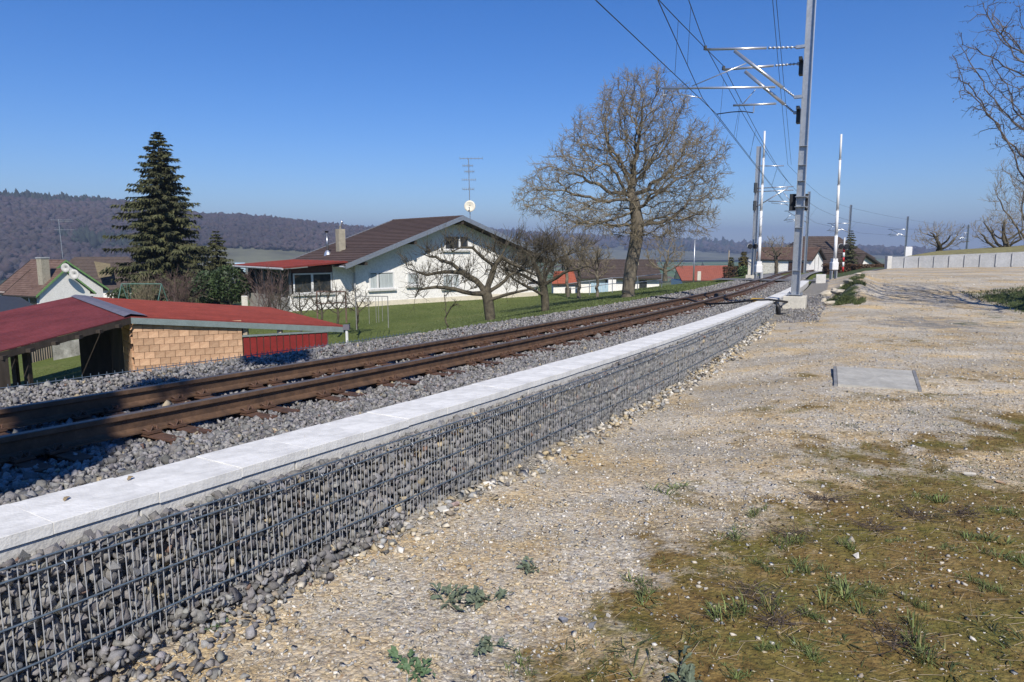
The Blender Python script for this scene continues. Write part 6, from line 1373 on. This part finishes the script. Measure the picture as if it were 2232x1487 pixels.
SPOTS = [(1400, 1290, 1.25), (1606, 1172, 1.1), (1724, 1195, 1.35), (1629, 1346, 1.2), (1423, 1430, 1.35), (1256, 1417, 1.1), (1514, 1424, 1.0), (1328, 1466, .8), (1590, 1459, .8), (1757, 1430, 1.2), (1662, 1237, .9), (1753, 1243, .9), (1478, 1073, 1.2), (1655, 1122, 1.3), (1573, 1214, .9), (1357, 1430, .6), (1577, 1256, .7), (1913, 1063, 1.3), (2011, 1086, 1.4), (1847, 1197, 1.0), (2073, 1197, .9), (1916, 1292, 1.0), (1880, 1322, 1.2), (2014, 1408, 1.15), (2129, 1364, 1.2), (2194, 1392, 1.3), (1900, 1450, 1.1), (2077, 1456, 1.5), (2103, 1263, 1.0), (1778, 1354, 1.1), (2142, 1178, 1.2), (2214, 1223, 1.1), (1153, 1460, 1.0), (1820, 1265, .8), (1965, 1240, .8), (2050, 1130, 1.0), (1700, 1300, .9), (1840, 1390, .9), (2150, 1290, 1.0), (1680, 1420, .8), (1950, 1180, .7), (2200, 1120, 1.0), (1560, 1330, .5), (2000, 1320, .8), (1790, 1150, .9), (1860, 930, 1.2), (2080, 930, 1.3), (1990, 900, 1.0)]
UNIQ = {0: 'grass tuft at the edge of gravel and bare soil', 23: 'largest bright green grass clump at the bottom right', 32: 'grass tuft in the soil tongue near the bottom middle', 4: 'wide grass tuft near the bottom edge below the soil tongue'}
BANDS = ((0, 960, 'farthest row, on the gravel'), (960, 1110, 'upper row of the bare soil'), (1110, 1190, 'second row of the bare soil'), (1190, 1250, 'third row of the bare soil'), (1250, 1340, 'middle row of the bare soil'), (1340, 1412, 'last row but one'), (1412, 1500, 'bottom row'))
def tuft_label(i):
    px, py, _ = SPOTS[i]
    for lo, hi, nm in BANDS:
        if lo <= py < hi: row = sorted(j for j in range(len(SPOTS)) if lo <= SPOTS[j][1] < hi); row.sort(key=lambda j: SPOTS[j][0]); return 'grass tuft, ' + ORD[row.index(i) + 1] + ' from the left in the ' + nm
for i, (px, py, k) in enumerate(SPOTS):
    q = G0(px, py); o = bpy.data.objects.new('grass_tuft', TUFTS[i % len(TUFTS)]); COL.objects.link(o); o.location = q; o.rotation_euler = (0, 0, i * 1.3); o.scale = (k * (1.0 + .35 * math.sin(i * 2.3)), k * (1.0 + .35 * math.cos(i * 1.7)), k * (.55 + .2 * (i % 4)))
    tag(o, UNIQ.get(i) or tuft_label(i), 'grass tuft', 'grass tufts on the bare soil')
def leaf_mesh(seed, m_):
    r = np.random.default_rng(seed); m = MB(); n = 5; top, lo = [], []
    for i in range(n + 1):
        k = i / n; w_ = math.sin(math.pi * min(1, k * .92 + .06)) * .30 * (1 if i % 2 else .68); z = .16 * math.sin(k * 2.6) + r.normal(0, .03); top.append((k, w_, z + .10 * w_ + r.normal(0, .03))); lo.append((k, -w_, z + .10 * w_ + r.normal(0, .03)))
    for i in range(n):
        c0 = (i / n, 0, .16 * math.sin(i / n * 2.6)); c1 = ((i + 1) / n, 0, .16 * math.sin((i + 1) / n * 2.6)); m.quad(c0, c1, top[i + 1], top[i]); m.quad(c1, c0, lo[i], lo[i + 1])
    me = bpy.data.meshes.new('leaf'); me.from_pydata([tuple(v) for v in m.v], [], m.f); me.materials.append(m_); return me
LEAVES = {}
def weed(px, py, sz, label, seed, m_):
    if m_.name not in LEAVES: LEAVES[m_.name] = [leaf_mesh(500 + i, m_) for i in range(5)]
    r = np.random.default_rng(seed); q = G0(px, py); t = thing('weed', label, 'weed', q, 'weeds on the gravel'); lean = r.uniform(0, 6.28)
    for st in range(6):
        a = lean + r.normal(0, 1.1); L = sz * r.uniform(.4, 1.1); d = Vector((math.cos(a), math.sin(a), r.uniform(.05, .35))); e = q + d * L
        m = MB(); m.tube([q, q.lerp(e, .5) + Vector((0, 0, .012)), e], [.0035, .003, .0015], 4); m.build('stalk', M_dry if st % 2 else m_, t)
        for i in range(9):
            k = r.uniform(.2, 1.0); p = q.lerp(e, k) + Vector((r.normal(0, .008), r.normal(0, .008), .006 + abs(r.normal(0, .008)))); o = bpy.data.objects.new('leaf', LEAVES[m_.name][i % 5]); COL.objects.link(o); o.parent = t; o.location = p - q; sc_ = sz * r.uniform(.18, .42); o.scale = (sc_, sc_ * r.uniform(.7, 1.2), sc_); o.rotation_euler = (r.normal(0, .5), r.normal(-.15, .4), a + r.normal(0, 1.0))
M_weed2 = mat('grey_green_leaf', (.11, .15, .10), .7, .25, 14, col2=(.17, .20, .13))
for i, (px, py, sz, lab) in enumerate(((968, 1315, .16, 'left one of two limp leafy weeds on the gravel at the bottom middle'), (1075, 1312, .17, 'right one of two limp leafy weeds on the gravel at the bottom middle'), (1072, 1408, .13, 'limp weed at the tip of the soil tongue'), (890, 1472, .14, 'fresh green leafy weed cut by the bottom edge'), (1480, 1484, .15, 'blue green weed cut by the bottom edge'), (1160, 1240, .11, 'sparse weed in the gravel above the leafy weeds'), (470, 1368, .06, 'tiny weed among the spilled dark stones at the wall foot'))):
    weed(px, py, sz, lab, 230 + i, M_weed if i in (3, 6) else M_weed2)
DEADS = ((1640, 1300), (1725, 1165), (1985, 1122), (1955, 1398), (1700, 1360), (2100, 1120), (1800, 1090), (1900, 1150))
for i, (px, py) in enumerate(DEADS):
    q = G0(px, py); r = np.random.default_rng(260 + i); n = 60; a = np.tile(np.array(q), (n, 1)) + r.normal(0, .05, (n, 3)) * [1, 1, 0]; d = r.normal(0, 1, (n, 3)) * [.10, .10, .02] + [0, 0, .03]; V, F = prisms(a, a + d, np.full(n, .0022), np.full(n, .001), 3); t = thing('withered_weed', 'dark withered weed patch on the soil, ' + ORD[sorted(DEADS).index((px, py)) + 1] + ' from the left', 'weed', q, 'withered weeds on the bare soil'); np_mesh('stalks', V, F, M_dead, parent=t)
def single_stones():
    L = [(655, 1192, .075, (.62, .60, .56), 'white oblong stone at the foot of the gabion wall'), (846, 1180, .085, (.50, .38, .26), 'tan round stone at the foot of the gabion wall'), (966, 1116, .12, (.45, .44, .41), 'large pale cobble leaning at the wall foot'), (994, 1104, .11, (.44, .33, .30), 'pinkish cobble beside the large pale cobble'), (918, 1382, .085, (.42, .40, .37), 'flat grey pebble lying alone on the ochre gravel'), (1465, 1446, .07, (.55, .52, .46), 'pale round stone among the bottom grass tufts'), (1856, 1180, .085, (.42, .38, .31), 'beige stone on the bare soil near the middle right'), (1866, 1214, .08, (.62, .59, .54), 'whitish flat stone just below the beige stone on the soil'), (2114, 1038, .11, (.58, .54, .47), 'upright whitish rock at the right on the gravel patch'), (2181, 1053, .075, (.50, .33, .20), 'orange stone near the right picture edge'), (1228, 1356, .085, (.24, .25, .28), 'blue grey slate pebble at the edge of the soil tongue'), (1292, 1368, .08, (.20, .21, .23), 'dark pointed slate stone right of the blue grey pebble'), (1325, 1345, .06, (.58, .54, .47), 'cream round pebble above the dark pointed slate')]
    r = np.random.default_rng(71)
    for i, (px, py, sz, c, lab) in enumerate(L):
        tv, tf = T_ANG[(i * 3) % len(T_ANG)]; me = bpy.data.meshes.new('stone'); me.from_pydata(tv.tolist(), [], tf.tolist()); a = me.color_attributes.new('Col', 'FLOAT_COLOR', 'POINT'); a.data.foreach_set('color', np.tile(np.array([*c, 1.0]), len(tv)).astype(np.float32)); me.materials.append(M_pebble)
        o = bpy.data.objects.new('stone', me); COL.objects.link(o); q = G0(px, py); o.location = q + Vector((0, 0, sz * .16)); o.scale = (sz * r.uniform(.8, 1.0), sz * r.uniform(.6, .8), sz * .6); bv = o.modifiers.new('b', 'BEVEL'); bv.width = .008; bv.segments = 2; o.rotation_euler = (r.normal(0, .15), r.normal(0, .15), r.uniform(0, 6)); tag(o, lab, 'stone', 'single stones on the gravel')
    def on_kerb(px, py, s0):
        rr = ray(px, py); z = float(railz(s0)) + .1115; k = (z - EYE) / rr.z; return rr * k + Vector((0, 0, EYE + .004))
    for px, py, s0, lab in ((278, 1048, 2.0, 'brown dry leaf lying on the white duct cover, left'), (140, 1094, 1.6, 'pale dry leaf near the left end of the white duct'), (668, 957, 3.6, 'tiny tan dry leaf on the white duct, farther one')):
        q = on_kerb(px, py, s0); me = leaf_mesh(700 + px, mat('dry_leaf', (.28, .21, .12), .9, .3, 20)); o = bpy.data.objects.new('dry_leaf', me); COL.objects.link(o); o.location = q; o.scale = (.055, .05, .05); o.rotation_euler = (0, 0, px); tag(o, lab, 'leaf', 'dry leaves on the duct')
single_stones()
def litter():
    r = np.random.default_rng(16); n = 1600; x = r.uniform(-.5, 6, n); y = r.uniform(2.4, 6.5, n); k = (soil_amount(x, y) > .5) & (np.abs(x) < .8 * y + .3); x, y = x[k], y[k]; z = yard_z(x, y) + .006; p = np.stack([x, y, z], 1); a = r.normal(0, .6, len(x)); L = r.uniform(.02, .16, len(x)); d = np.stack([np.cos(a) * L, np.sin(a) * L, r.uniform(-.004, .02, len(x))], 1)
    V, F = prisms(p, p + d, np.full(len(x), .0016), np.full(len(x), .001), 3); tag(np_mesh('dry_stalks', V, F, M_dry), 'pale dry stalks scattered over the bare soil', 'stalks', kind='stuff')
    n = 15000; x = r.uniform(-.5, 7.5, n); y = r.uniform(2.4, 8, n); k = (soil_amount(x, y) > .48) & (np.abs(x) < .8 * y + .3); x, y = x[k], y[k]; sz = .008 * 4 ** (r.random(len(x)) ** 2); p = np.stack([x, y, yard_z(x, y) + sz * .12], 1); c = np.array([.115, .07, .026]) * r.uniform(.5, 1.5, (len(x), 1)) * np.where(r.random((len(x), 1)) < .25, [.7, 1.0, .6], [1, 1, 1])
    tag(scatter('soil_crumbs', p, sz, c, stone_templates(6, 8, 33, .7), M_pebble, r), 'small brown crumbs of bare soil at lower right', 'soil')
litter()
def sprouts():
    r = np.random.default_rng(19); nc = 1500; cx = r.uniform(-.4, 6.5, nc); cy = r.uniform(2.5, 7.4, nc); k = (soil_amount(cx, cy) > .52) & (np.abs(cx) < .8 * cy + .2); cx, cy = cx[k], cy[k]; m_ = 22; n = len(cx) * m_; sp = np.repeat(r.uniform(.02, .11, len(cx)), m_); x = np.repeat(cx, m_) + r.normal(0, 1, n) * sp; y = np.repeat(cy, m_) + r.normal(0, 1, n) * sp; z = yard_z(x, y) - .002
    p = np.stack([x, y, z], 1); a = r.uniform(0, 6.28, n); w_ = .0018; wv = np.stack([np.cos(a), np.sin(a), 0 * a], 1) * w_; L = r.uniform(.012, .05, n); tip = p + np.stack([r.normal(0, .018, n), r.normal(0, .018, n), L * r.uniform(.2, 1, n)], 1); V = np.stack([p - wv, p + wv, tip], 1).reshape(-1, 3); sh = np.repeat(r.uniform(.4, 1.5, len(cx)), m_) * r.uniform(.7, 1.3, n); C = np.repeat(sh, 3)[:, None] * np.ones((1, 3)); dry = np.repeat(np.repeat(r.random(len(cx)) < .22, m_), 3); C[dry] *= np.array([2.2, 1.5, 1.9])
    tag(np_mesh('ground_sprouts', V, np.arange(3 * n).reshape(-1, 3), M_grassb, col=C), 'sparse low sprouts and moss blades on the bare soil', 'ground cover', kind='stuff')
sprouts()
def lawn_grass():
    r = np.random.default_rng(17); n = 90000; s = r.uniform(11, 60, n) ; o = EDGE + .15 + r.random(n) ** 1.6 * 22; h = np.radians(np.interp(s, _HS, _HA)); x = np.interp(s, _SS, _PX) - o * np.cos(h); y = np.interp(s, _SS, _PY) + o * np.sin(h); z = lawn_z(x, y, s, o); L = r.uniform(.015, .05, n) * (1 + 1.4 * (o < EDGE + .4)); a = r.uniform(0, 6.28, n); w_ = .004 + .0003 * y
    b = np.stack([x, y, z], 1); wv = np.stack([np.cos(a) * w_, np.sin(a) * w_, 0 * a], 1); tip = b + np.stack([r.normal(0, .03, n), r.normal(0, .03, n), L], 1); V = np.stack([b - wv, b + wv, tip], 1).reshape(-1, 3); C = np.repeat(r.uniform(.8, 1.5, n), 3)[:, None] * np.ones((1, 3))
    tag(np_mesh('lawn_grass', V, np.arange(3 * n).reshape(-1, 3), M_grassb, col=C), 'short green lawn grass beyond the railway', 'grass', kind='stuff')
    n = 16000; s = r.uniform(24.5, 38, n); o = -r.uniform(1.25, 2.5, n); k1 = vnoise(s * 1.1, o * 2.2, 5) > .0; s, o = s[k1], o[k1]; p = so_xyz(s, o, 0); 
    q2x = r.uniform(12.3, 20, 14000); q2y = r.uniform(13, 25, 14000); kk = (q2x - .28 * (q2y - 17) > 14.1); p = np.concatenate([p, np.stack([q2x[kk], q2y[kk], 0 * q2x[kk]], 1)]); p[:, 2] = yard_z(p[:, 0], p[:, 1]); n = len(p); a = r.uniform(0, 6.28, n); wv = np.stack([np.cos(a), np.sin(a), 0 * a], 1) * .012; tip = p + np.stack([r.normal(0, .06, n), r.normal(0, .06, n), r.uniform(.03, .13, n)], 1); V = np.stack([p - wv, p + wv, tip], 1).reshape(-1, 3); C = np.repeat(r.uniform(.45, 1.2, n), 3)[:, None] * np.ones((1, 3))
    tag(np_mesh('bank_grass', V, np.arange(3 * n).reshape(-1, 3), M_grassb, col=C), 'rough grass on the bank by the track and at the right edge', 'grass', kind='stuff')
lawn_grass()

# added, unseen evergreen behind the viewpoint, its crown shaped to shadow the rails
leafy('added_evergreen', 'added unseen evergreen behind the viewer, casting the shadow on the rails', 'tree', [(-2.60, -1.6, 6.3, .62, .6, 1.0), (-2.95, -1.7, 5.3, .6, .6, .9), (-2.5, -1.6, 9.1, .42, .4, .40), (-1.7, -1.4, 11.2, .5, .45, .6), (-2.9, -1.6, 7.9, .35, .4, .5)], 6500, .11, M_leafd, 301, base=(-3.3, -1.7, 0))

# ------------------------------------------------------------------ hills and woods
def hill(name, crest, Rc, Rf, zf, back, seed, az_n=150):
    xs = np.array([c[0] for c in crest], float); ys = np.array([c[1] for c in crest], float); px = np.linspace(xs[0], xs[-1], az_n); py = np.interp(px, xs, ys)
    X, Y, Z = [], [], []
    for i, (a, b_) in enumerate(zip(px, py)):
        rr = ray(a, b_); h = math.hypot(rr.x, rr.y); dx, dy, tz = rr.x / h, rr.y / h, rr.z / h; zc = EYE + tz * Rc - 13
        for k in np.concatenate([np.linspace(0, 1, 13), [1.12, 1.4]]):
            rad = Rf + (Rc - Rf) * k; e = k if k <= 1 else 1; z = zf + (zc - zf) * (math.sin(e * math.pi / 2) ** 1.1); z -= (k - 1) * 60 if k > 1 else 0; X.append(dx * rad); Y.append(dy * rad); Z.append(z)
    X, Y, Z = map(np.array, (X, Y, Z)); Z = Z + 5 * vnoise(X / 160, Y / 160, seed) * (1 - np.tile(np.concatenate([np.linspace(0, 1, 13) ** 4, [1, 1]]), az_n))
    V = np.stack([X, Y, Z], 1); o = np_mesh(name, V, grid_faces(az_n, 15), M_hill, smooth=True); fix_normals(o); tag(o, kind='structure'); return V.reshape(az_n, 15, 3)
HA = hill('hills', [(-420, 405), (0, 420), (60, 423), (150, 429), (265, 435), (350, 450), (445, 463), (530, 464), (640, 474), (740, 487), (830, 497), (900, 515), (980, 560)], 1500, 780, -34, 1, 5)
HB = hill('hills', [(330, 520), (600, 503), (850, 497), (1000, 500), (1090, 504), (1200, 511), (1350, 518), (1480, 523), (1560, 528), (1640, 534), (1750, 536), (1850, 538), (1980, 542), (2060, 549), (2330, 560)], 2900, 1700, -30, 1, 6)
def crowns(grid, n, s0, s1, seed, kmin=0, conif=.12, colA=(.060, .047, .050), colB=(.024, .033, .024)):
    r = np.random.default_rng(seed); na, nk, _ = grid.shape; a = r.uniform(0, na - 1.01, n); k = kmin + (12 - kmin) * r.random(n) ** .8; ai, ki = a.astype(int), np.minimum(k.astype(int), nk - 2); fa, fk = (a - ai)[:, None], (k - ki)[:, None]
    p = (grid[ai, ki] * (1 - fa) + grid[ai + 1, ki] * fa) * (1 - fk) + (grid[ai, ki + 1] * (1 - fa) + grid[ai + 1, ki + 1] * fa) * fk; sz = r.uniform(s0, s1, n); sz = sz * np.where(r.random(n) < .2, 1.35, 1.0); tone = 1 + .3 * vnoise(p[:, 0] / 210, p[:, 1] / 210, seed + 9)[:, None]; c = np.array(colA) * tone * r.uniform(.75, 1.2, (n, 1)) * np.stack([r.uniform(.9, 1.15, n), np.ones(n), r.uniform(.85, 1.1, n)], 1)
    con = (vnoise(p[:, 0] / 120, p[:, 1] / 120, seed) > 1 - 2.6 * conif) & (r.random(n) < .8); c[con] = np.array(colB) * r.uniform(.7, 1.4, (con.sum(), 1)); p[:, 2] += sz * .35; px_ = 1116 + 1488 * p[:, 0] / p[:, 1]; cl = vnoise(p[:, 0] / 170 + 7, p[:, 1] / 170, seed + 3); keep = ~((cl > .28 + .09 * k) | ((k < 3.2) & (px_ > 430) & (cl > -.55))); return p[keep], sz[keep], c[keep], con[keep]
def far_woods():
    r = np.random.default_rng(18); tm = stone_templates(6, 9, 44, 1.15); ico = stone_templates(5, 7, 45, 1.9)
    A = crowns(HA, 24000, 6, 11, 51); B = crowns(HB, 9000, 14, 24, 52, 4)
    P_, S_, C_, K_ = map(np.concatenate, zip(A, B))
    # wood edges in the valley: strips between picture columns
    def strip(px0, px1, R0, R1, n, s0, s1, con, colA):
        px = r.uniform(px0, px1, n); rad = r.uniform(R0, R1, n); x = (px - 1116) / 1488; f = np.sqrt(1 + x * x); X = x / f * rad; Y = rad / f; z = ground_z(X, Y); sz = r.uniform(s0, s1, n); c = np.array(colA) * r.uniform(.6, 1.4, (n, 1)); k = r.random(n) < con; c[k] = np.array([.032, .045, .022]) * r.uniform(.7, 1.5, (k.sum(), 1)); return np.stack([X, Y, z + sz * .35], 1), sz, c, k
    T = [strip(-150, 260, 560, 800, 1500, 9, 15, .22, (.075, .06, .047)), strip(440, 720, 420, 600, 1300, 8, 13, .25, (.09, .077, .05)), strip(600, 1150, 800, 1100, 260, 8, 12, .35, (.065, .055, .046)), strip(1180, 1660, 420, 640, 900, 8, 13, .2, (.065, .056, .048)), strip(-150, 420, 260, 330, 260, 5, 9, .3, (.085, .065, .05)), strip(1500, 2100, 700, 1000, 500, 9, 14, .3, (.06, .054, .047))]
    P2, S2, C2, K2 = map(np.concatenate, zip(*T)); P_ = np.concatenate([P_, P2]); S_ = np.concatenate([S_, S2]); C_ = np.concatenate([C_, C2]); K_ = np.concatenate([K_, K2])
    tag(scatter('far_woods', P_[~K_], S_[~K_], C_[~K_], tm, M_forest, r, tilt=.12), 'brown leafless woods on the far hills', 'woods')
    tag(scatter('far_conifers', P_[K_], S_[K_], C_[K_], ico, M_forest, r, tilt=.03), 'dark conifer stands in the far woods', 'woods')
far_woods()
# distant farmhouses in the valley
for i, (px, py, Rr) in enumerate(((504, 519, 900), (745, 523, 950), (512, 560, 420))):
    q = at(px, py, Rr); z = gz(q.x, q.y); t = thing('far_farm', ('tiny white farmhouse left on the far slope below the hills', 'tiny white farmhouse right on the far slope below the hills', 'tiny pale farmhouse in the valley behind the shrubs')[i], 'house', (q.x, q.y, z)); m = MB(); m.box((q.x, q.y, z + 2.5), (9, 7, 6)); m.build('wall', M_white, t); m = MB(); m.slab([(q.x - 5, q.y - 4, z + 5.4), (q.x + 5, q.y - 4, z + 5.4), (q.x + 5, q.y, z + 8.5), (q.x - 5, q.y, z + 8.5)], .3); m.slab([(q.x + 5, q.y + 4, z + 5.4), (q.x - 5, q.y + 4, z + 5.4), (q.x - 5, q.y, z + 8.5), (q.x + 5, q.y, z + 8.5)], .3); m.build('roof', M_tile3, t)

# ------------------------------------------------------------------ the air
def haze():
    m = bpy.data.materials.new('haze_air'); m.use_nodes = True; t = m.node_tree; t.nodes.clear(); o = t.nodes.new('ShaderNodeOutputMaterial'); v = t.nodes.new('ShaderNodeVolumePrincipled'); v.inputs['Color'].default_value = (.42, .54, .78, 1); v.inputs['Density'].default_value = HAZE; v.inputs['Anisotropy'].default_value = 0.0; t.links.new(v.outputs[0], o.inputs['Volume'])
    b = MB(); b.box((0, 0, 80), (19000, 19000, 360)); ob = b.build('haze', m); tag(ob, 'pale bluish haze over the valley', 'haze', kind='stuff'); ob.display_type = 'WIRE'
HAZE = 2.8e-4
haze()
